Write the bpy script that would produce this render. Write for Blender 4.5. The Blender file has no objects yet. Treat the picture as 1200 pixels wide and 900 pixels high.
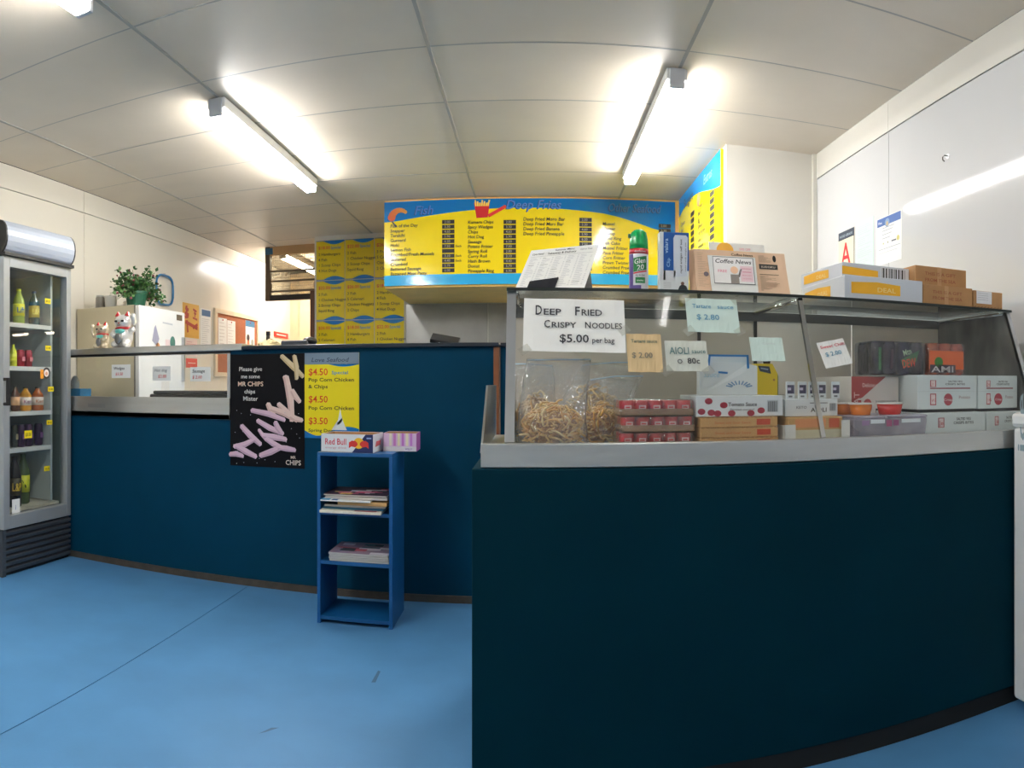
import bpy, bmesh, math, random
from mathutils import Vector, Matrix
random.seed(7)
PI = math.pi
C = bpy.context.scene.collection
SC = bpy.context.scene

# ------------------------------------------------------------------ camera, world, exposure
HC = 1.08          # camera height
F, X0, Y0 = 800.0, 625.0, 450.0   # cylinder focal length in pixels, axis column, horizon row
cd = bpy.data.cameras.new('camera')
cam = bpy.data.objects.new('camera', cd); C.objects.link(cam)
cam.location = (0, 0, HC)
cam.rotation_euler = (PI/2, 0, (X0-600)/F)
cd.type = 'PANO'
cy = cd.cycles if hasattr(cd, 'cycles') else cd
cy.panorama_type = 'CENTRAL_CYLINDRICAL'
cy.central_cylindrical_range_u_min = -600/F
cy.central_cylindrical_range_u_max = 600/F
cy.central_cylindrical_range_v_min = -450/F
cy.central_cylindrical_range_v_max = 450/F
cy.central_cylindrical_radius = 1.0
cd.clip_start = 0.02
SC.camera = cam
w = bpy.data.worlds.new('world'); SC.world = w; w.use_nodes = True
w.node_tree.nodes['Background'].inputs[0].default_value = (0.6, 0.7, 0.85, 1)
w.node_tree.nodes['Background'].inputs[1].default_value = 0.3
SC.view_settings.view_transform = 'Standard'
SC.view_settings.look = 'None'
SC.view_settings.gamma = 1.0
SC.view_settings.use_curve_mapping = False
SC.view_settings.exposure = 0.0
TUBE = 84.0        # radiance of the fluorescent tubes

# ------------------------------------------------------------------ pixel -> place (needs the surface touched)
def th(x): return (x-X0)/F
def atY(x, y, Y):
    t = th(x); return Vector((Y*math.tan(t), Y, HC+(Y0-y)/F*Y/math.cos(t)))
def atX(x, y, X):
    t = th(x); d = X/math.sin(t); return Vector((X, d*math.cos(t), HC+(Y0-y)/F*d))
def ray(x, y):
    t = th(x); return Vector((math.sin(t), math.cos(t), (Y0-y)/F))
def atP(x, y, p, n):
    r = ray(x, y); o = Vector((0, 0, HC)); return o+r*((p-o).dot(n)/r.dot(n))

# ------------------------------------------------------------------ materials
MC = {}
def lin(c):
    c = c/255.0
    return c/12.92 if c <= 0.04045 else ((c+0.055)/1.055)**2.4
def mat(name, rgb, rough=0.5, metal=0.0, var=0.06, scale=6.0, bump=0.0, bscale=60.0, spec=0.5, rand=0.0, aniso=None, coat=0.0):
    if name in MC: return MC[name]
    m = bpy.data.materials.new(name); m.use_nodes = True
    N = m.node_tree.nodes; L = m.node_tree.links
    b = N['Principled BSDF']
    col = (lin(rgb[0]), lin(rgb[1]), lin(rgb[2]), 1)
    tc = N.new('ShaderNodeTexCoord')
    src = tc.outputs['Object']
    if aniso:
        mp = N.new('ShaderNodeMapping'); mp.inputs['Scale'].default_value = aniso
        L.new(src, mp.inputs['Vector']); src = mp.outputs['Vector']
    nz = N.new('ShaderNodeTexNoise'); nz.inputs['Scale'].default_value = scale; nz.inputs['Detail'].default_value = 4
    L.new(src, nz.inputs['Vector'])
    mr = N.new('ShaderNodeMapRange'); mr.inputs['From Min'].default_value = 0.3; mr.inputs['From Max'].default_value = 0.7
    mr.inputs['To Min'].default_value = 1-var; mr.inputs['To Max'].default_value = 1+var
    L.new(nz.outputs['Fac'], mr.inputs['Value'])
    val = mr.outputs['Result']
    if rand:
        oi = N.new('ShaderNodeObjectInfo'); r2 = N.new('ShaderNodeMapRange')
        r2.inputs['To Min'].default_value = 1-rand; r2.inputs['To Max'].default_value = 1+rand
        L.new(oi.outputs['Random'], r2.inputs['Value'])
        mu = N.new('ShaderNodeMath'); mu.operation = 'MULTIPLY'
        L.new(val, mu.inputs[0]); L.new(r2.outputs['Result'], mu.inputs[1]); val = mu.outputs[0]
    vm = N.new('ShaderNodeVectorMath'); vm.operation = 'SCALE'; vm.inputs[0].default_value = col[:3]
    L.new(val, vm.inputs['Scale'])
    L.new(vm.outputs['Vector'], b.inputs['Base Color'])
    b.inputs['Roughness'].default_value = rough
    b.inputs['Metallic'].default_value = metal
    b.inputs['Specular IOR Level'].default_value = spec
    if coat: b.inputs['Coat Weight'].default_value = coat; b.inputs['Coat Roughness'].default_value = 0.08
    if bump:
        n2 = N.new('ShaderNodeTexNoise'); n2.inputs['Scale'].default_value = bscale; n2.inputs['Detail'].default_value = 3
        L.new(src, n2.inputs['Vector'])
        bp = N.new('ShaderNodeBump'); bp.inputs['Strength'].default_value = bump; bp.inputs['Distance'].default_value = 0.01
        L.new(n2.outputs['Fac'], bp.inputs['Height']); L.new(bp.outputs['Normal'], b.inputs['Normal'])
    MC[name] = m; return m
def col(rgb, rough=0.55):
    return mat('print_%02x%02x%02x_%d' % (*rgb, int(rough*100)), rgb, rough, var=0.03, scale=40)
def emit(name, rgb, strength):
    if name in MC: return MC[name]
    m = bpy.data.materials.new(name); m.use_nodes = True; b = m.node_tree.nodes['Principled BSDF']
    b.inputs['Base Color'].default_value = (0.9, 0.9, 0.9, 1)
    b.inputs['Emission Color'].default_value = (lin(rgb[0]), lin(rgb[1]), lin(rgb[2]), 1)
    b.inputs['Emission Strength'].default_value = strength
    MC[name] = m; return m
def film(name, tint=(255, 255, 255), refl=0.06, rough=0.02, bump=0.0, bscale=30, milk=0.0, mrgb=(230, 230, 230)):
    """thin clear sheet: see-through with a Fresnel-like reflection and an optional milky share"""
    if name in MC: return MC[name]
    m = bpy.data.materials.new(name); m.use_nodes = True
    N = m.node_tree.nodes; L = m.node_tree.links; N.clear()
    out = N.new('ShaderNodeOutputMaterial')
    tr = N.new('ShaderNodeBsdfTransparent'); tr.inputs[0].default_value = (lin(tint[0]), lin(tint[1]), lin(tint[2]), 1)
    gl = N.new('ShaderNodeBsdfGlossy'); gl.inputs['Roughness'].default_value = rough
    lw = N.new('ShaderNodeLayerWeight'); lw.inputs['Blend'].default_value = 0.5
    pw = N.new('ShaderNodeMath'); pw.operation = 'POWER'; pw.inputs[1].default_value = 4.5
    L.new(lw.outputs['Facing'], pw.inputs[0])
    ad = N.new('ShaderNodeMath'); ad.operation = 'ADD'; ad.inputs[1].default_value = refl; ad.use_clamp = True
    L.new(pw.outputs[0], ad.inputs[0])
    mx = N.new('ShaderNodeMixShader')
    L.new(ad.outputs[0], mx.inputs[0]); L.new(tr.outputs[0], mx.inputs[1]); L.new(gl.outputs[0], mx.inputs[2])
    last = mx
    if milk:
        df = N.new('ShaderNodeBsdfDiffuse'); df.inputs[0].default_value = (lin(mrgb[0]), lin(mrgb[1]), lin(mrgb[2]), 1)
        nz = N.new('ShaderNodeTexNoise'); nz.inputs['Scale'].default_value = 9; nz.inputs['Detail'].default_value = 5
        tc = N.new('ShaderNodeTexCoord'); L.new(tc.outputs['Object'], nz.inputs['Vector'])
        mr = N.new('ShaderNodeMapRange'); mr.inputs['From Min'].default_value = 0.3; mr.inputs['From Max'].default_value = 0.75
        mr.inputs['To Min'].default_value = milk*0.5; mr.inputs['To Max'].default_value = min(1, milk*1.5)
        L.new(nz.outputs['Fac'], mr.inputs['Value'])
        m2 = N.new('ShaderNodeMixShader'); L.new(mr.outputs[0], m2.inputs[0]); L.new(mx.outputs[0], m2.inputs[1]); L.new(df.outputs[0], m2.inputs[2]); last = m2
    if bump:
        tc = N.new('ShaderNodeTexCoord'); n2 = N.new('ShaderNodeTexNoise'); n2.inputs['Scale'].default_value = bscale; n2.inputs['Detail'].default_value = 2
        L.new(tc.outputs['Object'], n2.inputs['Vector'])
        bp = N.new('ShaderNodeBump'); bp.inputs['Strength'].default_value = bump; bp.inputs['Distance'].default_value = 0.02
        L.new(n2.outputs['Fac'], bp.inputs['Height']); L.new(bp.outputs['Normal'], gl.inputs['Normal'])
    L.new(last.outputs[0], out.inputs[0])
    MC[name] = m; return m

TILE = mat('ceiling_tile', (224, 212, 194), 0.42, var=0.035, scale=3, bump=0.02, bscale=90, rand=0.035)
TEE = mat('tee_bar', (176, 171, 162), 0.5)
DARK = mat('dark_void', (40, 38, 36), 0.8)
WALLW = mat('wall_panel_white', (212, 213, 214), 0.07, var=0.015, scale=2, bump=0.05, bscale=2.6)
WALLL = mat('wall_panel_warm', (228, 223, 210), 0.2, var=0.02, scale=2, bump=0.03, bscale=2.5)
WALLP = mat('wall_painted', (222, 219, 210), 0.5, var=0.02, scale=3)
CREAM = mat('wall_cream', (232, 205, 165), 0.6)
TAN = mat('bulkhead_tan', (246, 198, 112), 0.45)
FLOOR = mat('vinyl_floor', (76, 132, 180), 0.5, var=0.08, scale=3.5, bump=0.03, bscale=120)
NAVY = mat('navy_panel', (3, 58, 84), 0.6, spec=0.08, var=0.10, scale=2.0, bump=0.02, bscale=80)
NAVYTOP = mat('navy_top', (16, 30, 44), 0.3)
KICK = mat('kick_brown', (72, 64, 56), 0.6, var=0.25, scale=20)
BLACK = mat('black_plastic', (18, 19, 22), 0.4)
KBLACK = mat('kick_black', (8, 9, 10), 0.7)
STEEL = mat('stainless', (200, 200, 198), 0.34, 1.0, var=0.08, scale=3, bump=0.03, bscale=8, aniso=(1, 1, 6))
STEELD = mat('stainless_dull', (150, 150, 148), 0.38, 1.0, var=0.12, scale=4)
CHROME = mat('chrome', (200, 200, 200), 0.12, 1.0)
ALU = mat('aluminium', (186, 188, 190), 0.35, 0.9)
WHITE = mat('white_enamel', (236, 236, 234), 0.3, var=0.02)
OFFW = mat('cream_enamel', (206, 196, 166), 0.4, var=0.03)
PAPER = mat('paper', (238, 238, 234), 0.7, var=0.02, scale=12)
PAPERG = mat('paper_green', (206, 226, 218), 0.7, var=0.03, scale=12)
PAPERT = mat('paper_tan', (214, 186, 140), 0.7, var=0.03, scale=12)
CARD = mat('cardboard', (176, 132, 88), 0.75, var=0.08, scale=20)
CARDL = mat('cardboard_light', (200, 158, 104), 0.75, var=0.08, scale=20)
CARDW = mat('carton_white', (226, 230, 232), 0.5, var=0.03)
SHELFB = mat('shelf_blue', (14, 84, 140), 0.4, var=0.06)
GLASS = film('glass_clear', (253, 254, 254), 0.03, 0.01, milk=0.008)
GLASST = film('glass_top', (244, 250, 248), 0.06, 0.02, milk=0.03, mrgb=(200, 206, 204))
GLASSF = film('glass_front', (253, 254, 254), 0.02, 0.03, milk=0.01, mrgb=(220, 215, 210))
GLASSR = film('glass_door', (250, 252, 252), 0.025, 0.01, milk=0.01)
GLASSD = mat('end_panel_mottled', (96, 96, 92), 0.3, 0.3, var=0.45, scale=9, aniso=(1, 1.6, 0.8))
BAGF = film('bag_film', (253, 253, 253), 0.10, 0.10, bump=1.0, bscale=22, milk=0.15)
CLAM = film('clamshell_plastic', (236, 232, 244), 0.10, 0.08, bump=0.4, bscale=20, milk=0.32, mrgb=(242, 238, 250))

# ------------------------------------------------------------------ mesh helpers
class G:
    def __init__(s): s.v = []; s.f = []; s.m = []
    def add(s, vs, fs, m=0):
        o = len(s.v); s.v += [tuple(p) for p in vs]
        for f in fs: s.f.append(tuple(i+o for i in f)); s.m.append(m)
        return s
    def box(s, x0, y0, z0, x1, y1, z1, m=0, M=None):
        vs = [Vector((x, y, z)) for z in (z0, z1) for y in (y0, y1) for x in (x0, x1)]
        if M: vs = [M @ p for p in vs]
        return s.add(vs, [(0, 2, 3, 1), (4, 5, 7, 6), (0, 1, 5, 4), (2, 6, 7, 3), (0, 4, 6, 2), (1, 3, 7, 5)], m)
    def prism(s, pts, d, m=0):
        """pts: 3D outline, d: extrusion vector"""
        n = len(pts); d = Vector(d); a = [Vector(p) for p in pts]
        vs = a+[p+d for p in a]
        fs = [tuple(range(n))[::-1], tuple(range(n, 2*n))]+[(i, (i+1) % n, n+(i+1) % n, n+i) for i in range(n)]
        return s.add(vs, fs, m)
    def tube(s, pts, r, n=8, m=0, cap=True):
        pts = [Vector(p) for p in pts]; rings = []
        k = len(pts); up = Vector((0, 0, 1)); vs = []
        for i, p in enumerate(pts):
            t = (pts[min(i+1, k-1)]-pts[max(i-1, 0)]).normalized()
            a = t.cross(up if abs(t.dot(up)) < 0.9 else Vector((1, 0, 0))).normalized(); b = t.cross(a)
            rr = r[i] if isinstance(r, (list, tuple)) else r
            for j in range(n):
                q = 2*PI*j/n; vs.append(p+(a*math.cos(q)+b*math.sin(q))*rr)
        fs = [(i*n+j, i*n+(j+1) % n, (i+1)*n+(j+1) % n, (i+1)*n+j) for i in range(k-1) for j in range(n)]
        if cap: fs += [tuple(range(n))[::-1], tuple(range((k-1)*n, k*n))]
        return s.add(vs, fs, m)
    def lathe(s, prof, n=20, c=(0, 0, 0), m=0):
        vs = []; k = len(prof)
        for r, z in prof:
            for j in range(n):
                q = 2*PI*j/n; vs.append((c[0]+r*math.cos(q), c[1]+r*math.sin(q), c[2]+z))
        fs = [(i*n+j, i*n+(j+1) % n, (i+1)*n+(j+1) % n, (i+1)*n+j) for i in range(k-1) for j in range(n)]
        fs += [tuple(range(n))[::-1], tuple(range((k-1)*n, k*n))]
        return s.add(vs, fs, m)
    def ball(s, c, r, n=16, h=10, m=0, M=None):
        rx, ry, rz = r if isinstance(r, (list, tuple)) else (r, r, r)
        vs = []
        for i in range(h+1):
            a = PI*i/h
            a = min(max(a, 0.02), PI-0.02)
            for j in range(n):
                q = 2*PI*j/n; p = Vector((rx*math.sin(a)*math.cos(q), ry*math.sin(a)*math.sin(q), rz*math.cos(a)))
                if M: p = M @ p
                vs.append(p+Vector(c))
        fs = [(i*n+j, (i+1)*n+j, (i+1)*n+(j+1) % n, i*n+(j+1) % n) for i in range(h) for j in range(n)]
        fs += [tuple(range(n)), tuple(range(h*n, (h+1)*n))[::-1]]
        return s.add(vs, fs, m)
    def obj(s, name, mats, parent=None, smooth=False, bevel=0.0, seg=2):
        me = bpy.data.meshes.new(name); me.from_pydata(s.v, [], s.f)
        if not isinstance(mats, (list, tuple)): mats = [mats]
        for mm in mats: me.materials.append(mm)
        if len(mats) > 1: me.polygons.foreach_set('material_index', s.m)
        bm = bmesh.new(); bm.from_mesh(me); bmesh.ops.recalc_face_normals(bm, faces=bm.faces); bm.to_mesh(me); bm.free()
        if smooth: me.polygons.foreach_set('use_smooth', [True]*len(me.polygons))
        me.update()
        o = bpy.data.objects.new(name, me); C.objects.link(o)
        if parent: o.parent = parent
        if bevel:
            b = o.modifiers.new('bevel', 'BEVEL'); b.width = bevel; b.segments = seg; b.limit_method = 'ANGLE'
            b.harden_normals = False
        return o
def tag(o, label, cat, group=None):
    o['label'] = label; o['category'] = cat
    if group: o['group'] = group
    return o
def thing(name, label, cat, loc=(0, 0, 0), rz=0.0, group=None):
    o = bpy.data.objects.new(name, None); C.objects.link(o)
    o.empty_display_size = 0.05; o.location = loc; o.rotation_euler = (0, 0, rz)
    return tag(o, label, cat, group)
def struct(o): o['kind'] = 'structure'; return o
def bx(name, m, parent, *a, bevel=0.0): return G().box(*a).obj(name, m, parent, bevel=bevel)
def copy_tree(o, parent=None):
    c = o.copy(); C.objects.link(c); c.parent = parent
    for ch in [k for k in bpy.data.objects if k.parent == o]: copy_tree(ch, c)
    return c

TXT = {}
def text_geo(s, shear=0.0):
    k = (s, shear)
    if k in TXT: return TXT[k]
    cu = bpy.data.curves.new('t', 'FONT'); cu.body = s; cu.size = 1.0; cu.resolution_u = 2; cu.shear = shear; cu.offset = .012
    cu.fill_mode = 'FRONT'
    ob = bpy.data.objects.new('t', cu)
    me = bpy.data.meshes.new_from_object(ob)
    vs = [(v.co.x, v.co.y) for v in me.vertices]; fs = [tuple(p.vertices) for p in me.polygons]
    bpy.data.objects.remove(ob); bpy.data.curves.remove(cu); bpy.data.meshes.remove(me)
    x1 = max([v[0] for v in vs] or [0])
    TXT[k] = (vs, fs, x1); return TXT[k]
class Print:
    """flat print in a local frame: o = corner, u right, v up"""
    def __init__(s, o, u, v, lift=0.0006, step=0.00015):
        s.o = Vector(o); s.u = Vector(u).normalized(); s.v = Vector(v).normalized(); s.n = s.u.cross(s.v)
        s.g = G(); s.mats = []; s.k = lift; s.step = step; s.calls = []
    def mi(s, c):
        m = c if isinstance(c, bpy.types.Material) else col(c)
        if m not in s.mats: s.mats.append(m)
        return s.mats.index(m)
    def P(s, a, b): return s.o+s.u*a+s.v*b+s.n*s.k
    def layer(s): s.k += s.step; return s
    def poly(s, pts, c): s.calls.append(len(s.g.f)); s.g.add([s.P(*p) for p in pts], [tuple(range(len(pts)))], s.mi(c)); return s
    def rect(s, a0, b0, a1, b1, c): return s.poly([(a0, b0), (a1, b0), (a1, b1), (a0, b1)], c)
    def strip(s, lo, hi, c):
        """area between two polylines sampled at the same places"""
        s.calls.append(len(s.g.f)); vs = [s.P(*p) for p in lo]+[s.P(*p) for p in hi]; n = len(lo)
        s.g.add(vs, [(i, i+1, n+i+1, n+i) for i in range(n-1)], s.mi(c)); return s
    def disc(s, a, b, r, c, ry=None, n=20): return s.poly([(a+r*math.cos(2*PI*i/n), b+(ry or r)*math.sin(2*PI*i/n)) for i in range(n)], c)
    def bar(s, a0, b0, a1, b1, wd, c):
        d = Vector((a1-a0, b1-b0)); p = Vector((-d.y, d.x)).normalized()*wd/2
        return s.poly([(a0-p.x, b0-p.y), (a1-p.x, b1-p.y), (a1+p.x, b1+p.y), (a0+p.x, b0+p.y)], c)
    def text(s, t, a, b, size, c, w=None, align='l', shear=0.0, rot=0.0):
        vs, fs, x1 = text_geo(t, shear)
        sx = size if not w else (w/x1 if x1 else size)
        off = {'l': 0, 'c': -x1*sx/2, 'r': -x1*sx}[align]
        ca, sa = math.cos(rot), math.sin(rot)
        pts = []
        for x, y in vs:
            px, py = x*sx+off, y*size
            pts.append(s.P(a+px*ca-py*sa, b+px*sa+py*ca))
        s.calls.append(len(s.g.f)); s.g.add(pts, fs, s.mi(c)); return s
    def obj(s, name, parent, split=False):
        if split:
            for a, b in zip(s.calls, s.calls[1:]+[len(s.g.f)]):
                fs = s.g.f[a:b]
                if not fs: continue
                ids = sorted({i for f in fs for i in f}); mp = {v: k for k, v in enumerate(ids)}
                me = bpy.data.meshes.new(name); me.from_pydata([tuple(s.g.v[i]) for i in ids], [], [tuple(mp[i] for i in f) for f in fs])
                me.materials.append(s.mats[s.g.m[a]]); o = bpy.data.objects.new(name, me); C.objects.link(o); o.parent = parent
            return
        me = bpy.data.meshes.new(name); me.from_pydata([tuple(p) for p in s.g.v], [], s.g.f)
        for mm in s.mats: me.materials.append(mm)
        me.polygons.foreach_set('material_index', s.g.m); me.update()
        o = bpy.data.objects.new(name, me); C.objects.link(o); o.parent = parent; return o

# ================================================================== SETTING
ZC = HC+1.5
XL, XR = -3.25, 1.80
fl = struct(bx('floor', DARK, None, XL-.1, -2.6, -.05, XR+.1, 8.9, -.004))
for a, b in ((XL, -1.483), (-1.479, .52), (.524, XR)):
    bx('vinyl_sheet', FLOOR, fl, a, -2.5, -.0045, b, 8.74, 0)
for pts in ([atP(*p, Vector((0, 0, 0)), Vector((0, 0, 1))) for p in ((303, 860), (318, 853), (327, 853), (312, 858))],
            [atP(*p, Vector((0, 0, 0)), Vector((0, 0, 1))) for p in ((435, 800), (443, 786), (446, 787), (440, 800))]):
    G().add([(p.x, p.y, .0008) for p in pts], [(0, 1, 2, 3)]).obj('scuff_mark', mat('scuff', (60, 98, 130), .6), fl)
# ceiling: tiles in an exposed grid
ce = struct(bx('ceiling', DARK, None, XL-.1, -2.6, ZC+.02, XR+.1, 8.9, ZC+.1))
colX = [XL, -2.74, -1.59, -.465, .69, XR]
rowY = [3.0+.608*k for k in range(-9, 10)]
meshes = {}
for i in range(5):
    for j in range(len(rowY)-1):
        a, b = colX[i]+.007, colX[i+1]-.007; c, d = rowY[j]+.005, min(rowY[j+1], 8.74)-.005
        if b > XR-.05: b = XR-.004
        if d-c < .02: continue
        bx('ceiling_tile', TILE, ce, a, c, ZC+random.uniform(0, .003), b, d, ZC+.0195)
for x in colX[1:5]: bx('tee_bar', TEE, ce, x-.008, -2.5, ZC-.002, x+.008, 8.74, ZC+.021)
for y in rowY[1:]: bx('cross_bar', TEE, ce, XL, y-.005, ZC+.001, XR, y+.005, ZC+.021)
# left wall
wl = struct(bx('wall_left', DARK, None, XL-.12, -2.6, 0, XL-.012, 8.9, ZC))
ys = [-2.5, 1.8, 4.205, 6.58, 8.74]
for a, b in zip(ys, ys[1:]):
    bx('wall_panel', WALLL, wl, XL-.012, a+.002, 0, XL, b-.002, 2.409)
    bx('frieze_panel', WALLL, wl, XL-.012, a+.002, 2.414, XL, b-.002, ZC)
wr = struct(bx('wall_right', DARK, None, XR+.012, -2.6, 0, XR+.12, 4.2, ZC))
ys = [-2.5, .74, 3.14, 4.1]
for a, b in zip(ys, ys[1:]):
    bx('wall_panel', WALLW, wr, XR, a+.002, 0, XR+.012, b-.002, 2.415)
    bx('frieze_panel', WALLP, wr, XR-.004, a+.001, 2.419, XR+.012, b-.001, ZC)
struct(bx('wall_rear_right', WALLP, None, 1.19, 4.1, 0, XR+.1, 4.2, ZC))
struct(bx('trim_1', WALLP, None, XR-.03, 4.075, 0, XR+.0, 4.1, ZC, bevel=.004))
struct(bx('wall_side_right', WALLP, None, 1.19, 4.2, 0, 1.29, 6.7, ZC))
struct(bx('wall_back', WALLP, None, -2.19, 6.6, 0, 1.29, 6.7, ZC))
for a, b in ((-1.24, -.44), (-.436, .37), (.374, 1.185)): struct(bx('trim_4', STEELD, None, a, 6.588, .85, b, 6.6, 1.86))
struct(bx('trim_2', mat('timber_brown', (96, 58, 34), .5), None, -2.235, 6.59, 0, -2.19, 6.71, 2.03))
struct(bx('wall_far', CREAM, None, XL-.1, 8.74, 0, -1.9, 8.84, ZC))
struct(bx('trim_3', CREAM, None, -3.10, 8.70, 0, -2.9, 8.74, ZC))
struct(bx('wall_back_room', CREAM, None, -2.0, 6.7, 0, -1.9, 8.74, ZC))
struct(bx('wall_front', WALLP, None, XL-.1, -2.6, 0, XR+.1, -2.5, ZC))
bk = struct(bx('wall_bulkhead', TAN, None, -1.21, 5.475, 1.865, 1.188, 6.588, ZC))

# ------------------------------------------------------------------ fluorescent battens
def batten(label, x, y0, y1, group='fluorescent battens on the ceiling', tubes=(-1, 1), glow=1.0):
    t = thing('ceiling_light', label, 'light', (x, (y0+y1)/2, ZC-.004), 0, group)
    h = (y1-y0)/2
    G().box(-.05, -h, -.055, .05, h, 0).obj('batten_body', WHITE, t, bevel=.006)
    for s in (-1, 1):
        G().box(-.036, s*h-.012, -.095, .036, s*h+.012, -.004).obj('end_cap', mat('cap_grey', (206, 208, 212), .5), t, bevel=.004)
    for s in tubes:
        G().tube([(s*.024, -h+.015, -.078), (s*.024, h-.015, -.078)], .016, 12).obj('tube', emit('tube_glow_%d' % (glow*100), (255, 252, 248), TUBE*glow), t, smooth=False)
    return t
batten('lit twin fluorescent batten above the navy counter with the chips poster', -1.60, 3.19, 4.74)
batten('lit twin fluorescent batten above the steel and glass display case', .675, 3.16, 4.76)
batten('lit fluorescent batten on the ceiling in front of the drinks fridge', -1.585, .5, 2.05)
batten('added out-of-view fluorescent batten over the customer side of the display counter', .68, .92, 2.34, tubes=(0,), glow=.28)  # added out of frame to brighten the counter fronts, placed by the glass glare
batten('added fill batten behind the camera on the drinks fridge side', -1.585, -1.95, -.42, tubes=(0,), glow=.8)  # added unseen behind the camera to brighten the counter fronts
batten('added fill batten behind the camera in line with the display case', .68, -1.95, -.42, tubes=(0,), glow=.8)  # second batten added behind the camera for the same front fill
batten('lit fluorescent batten in the back room behind the louvre grille', -2.735, 7.12, 8.45)

t = thing('hood_fill_light', 'added hidden fill lamp on the steel wall under the cooking bulkhead', 'light', (.45, 6.588, 1.70))  # hidden lamp added to brighten the bulkhead underside and steel wall
G().box(-.42, -.03, 0, .42, 0, .05).obj('lamp_body', WHITE, t, bevel=.004)
G().tube([(-.40, -.045, .025), (.40, -.045, .025)], .013, 10).obj('tube', emit('hood_fill_glow', (255, 240, 214), 40), t)

# ================================================================== MENU BOARDS
YEL = mat('menu_yellow', (240, 214, 20), .12, var=.02, coat=.3)
YELM = mat('menu_yellow_deep', (226, 200, 24), .12, var=.02, coat=.3)
BLU = mat('menu_blue', (4, 112, 184), .12, var=.02, coat=.3)
BLUL = mat('menu_blue_light', (40, 160, 214), .12, var=.02, coat=.3)
INK = col((22, 20, 16)); RED = col((206, 30, 34)); WHT = col((240, 240, 240)); GREY = col((120, 122, 124)); NAVYI = col((14, 34, 80))
def wave(a0, a1, f, n=24): return [(a0+(a1-a0)*i/n, f((a0+(a1-a0)*i/n))) for i in range(n+1)]
# main board
t = thing('menu_board', 'wide yellow and blue menu board headed Fish, Deep Fries and Other Seafood', 'menu board', (-1.21, 5.475, 1.88))
W, H = 2.36, .685
G().box(0, -.02, 0, W, 0, H).obj('board', YEL, t)
p = Print((0, -.02, 0), (1, 0, 0), (0, 0, 1))
p.rect(0, 0, W, .085, BLUL)
top = lambda a: H-.165+.09*math.sin(PI*min(max((a-.05)/(W*.9), 0), 1))-(.10*max(0, (a-1.75)/.6)**1.5 if a > 1.75 else 0)
p.strip(wave(0, W, top), wave(0, W, lambda a: H), BLU)
p.layer()
p.text('Fish', .24, H-.115, .10, NAVYI, shear=.25).text('Deep Fries', .98, H-.088, .10, NAVYI, shear=.25).text('Other Seafood', 1.80, H-.10, .095, NAVYI, w=.44, shear=.25)
p.layer()
p.text('Fish', .246, H-.111, .10, col((60, 110, 190)), shear=.25).text('Deep Fries', .986, H-.084, .10, col((70, 120, 196)), shear=.25).text('Other Seafood', 1.806, H-.096, .095, col((60, 110, 170)), w=.44, shear=.25)
# prawn and chip packet pictures
for i in range(9):
    a = .2+i*.26
    p.layer(); p.disc(.13-.07*math.cos(a)-.0, H-.14+.07*math.sin(a), .032-.0022*i, col((214, 96+6*i, 50)))
p.bar(.065, H-.16, .10, H-.205, .012, col((60, 60, 50)))
p.poly([(.735, H-.03), (.86, H-.04), (.845, H-.15), (.755, H-.155)], RED)
p.layer()
for i in range(7): p.layer(); p.bar(.75+i*.016, H-.06, .745+i*.019, H-.012-.01*(i % 3), .012, col((246, 214, 90)))
p.layer(); p.bar(.85, H-.14, .98, H-.07, .026, col((214, 44, 36))); p.layer()
p.disc(.98, H-.068, .014, col((220, 60, 40)))
c1 = ['Fish of the Day', 'Snapper', 'Tarakihi', 'Gurnard', 'Hoki', 'Lemon Fish', 'Crumbed/Fresh Mussels', 'Battered', 'Crumbed', 'Battered Sausage', 'Battered Meat Patty']
c2 = ['Kumara Chips', 'Spicy Wedges', 'Chips', 'Hot Dog', 'Sausage', 'Potato Fritter', 'Spring Roll', 'Curry Roll', 'Hash Brown', 'Donut', 'Pineapple Ring']
c3 = ['Deep Fried Moro Bar', 'Deep Fried Mars Bar', 'Deep Fried Banana', 'Deep Fried Pineapple']
c4 = ['Mussel', 'Oyster', 'Scallop', 'Squid Ring', 'Fish Cake', 'Mussel Fritter', 'Paua Fritter', 'Corn Fritter', 'Prawn Twister', 'Crumbed Prawn', 'Crumbed Prawn']
st = .039
for cl, a, pa, b0, sz in ((c1, .05, .477, .475, .037), (c2, .684, .972, .485, .036), (c3, 1.128, 1.578, .505, .038), (c4, 1.764, 2.222, .475, .036)):
    for i, s in enumerate(cl): p.text(s, a, b0-i*st, sz, INK, shear=.1)
    for i in range(11):
        p.rect(pa, b0-i*st-.006+.02*(pa < .6), pa+.10, b0-i*st+.026+.02*(pa < .6), col((30, 28, 26)))
p.layer()
for a, b0 in ((.477, .495), (.972, .485), (1.578, .505), (2.222, .475)):
    for i in range(11):
        if not (a < .6 and i == 6): p.text('%d.%d0' % (2+(i*7) % 6, (i*3) % 10), a+.018, b0-i*st+.001, .028, col((150, 146, 130)))
        if a < .6 and i in (5, 7, 8): p.text('Each', a+.108, b0-i*st, .026, INK)
p.obj('print', t)
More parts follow.
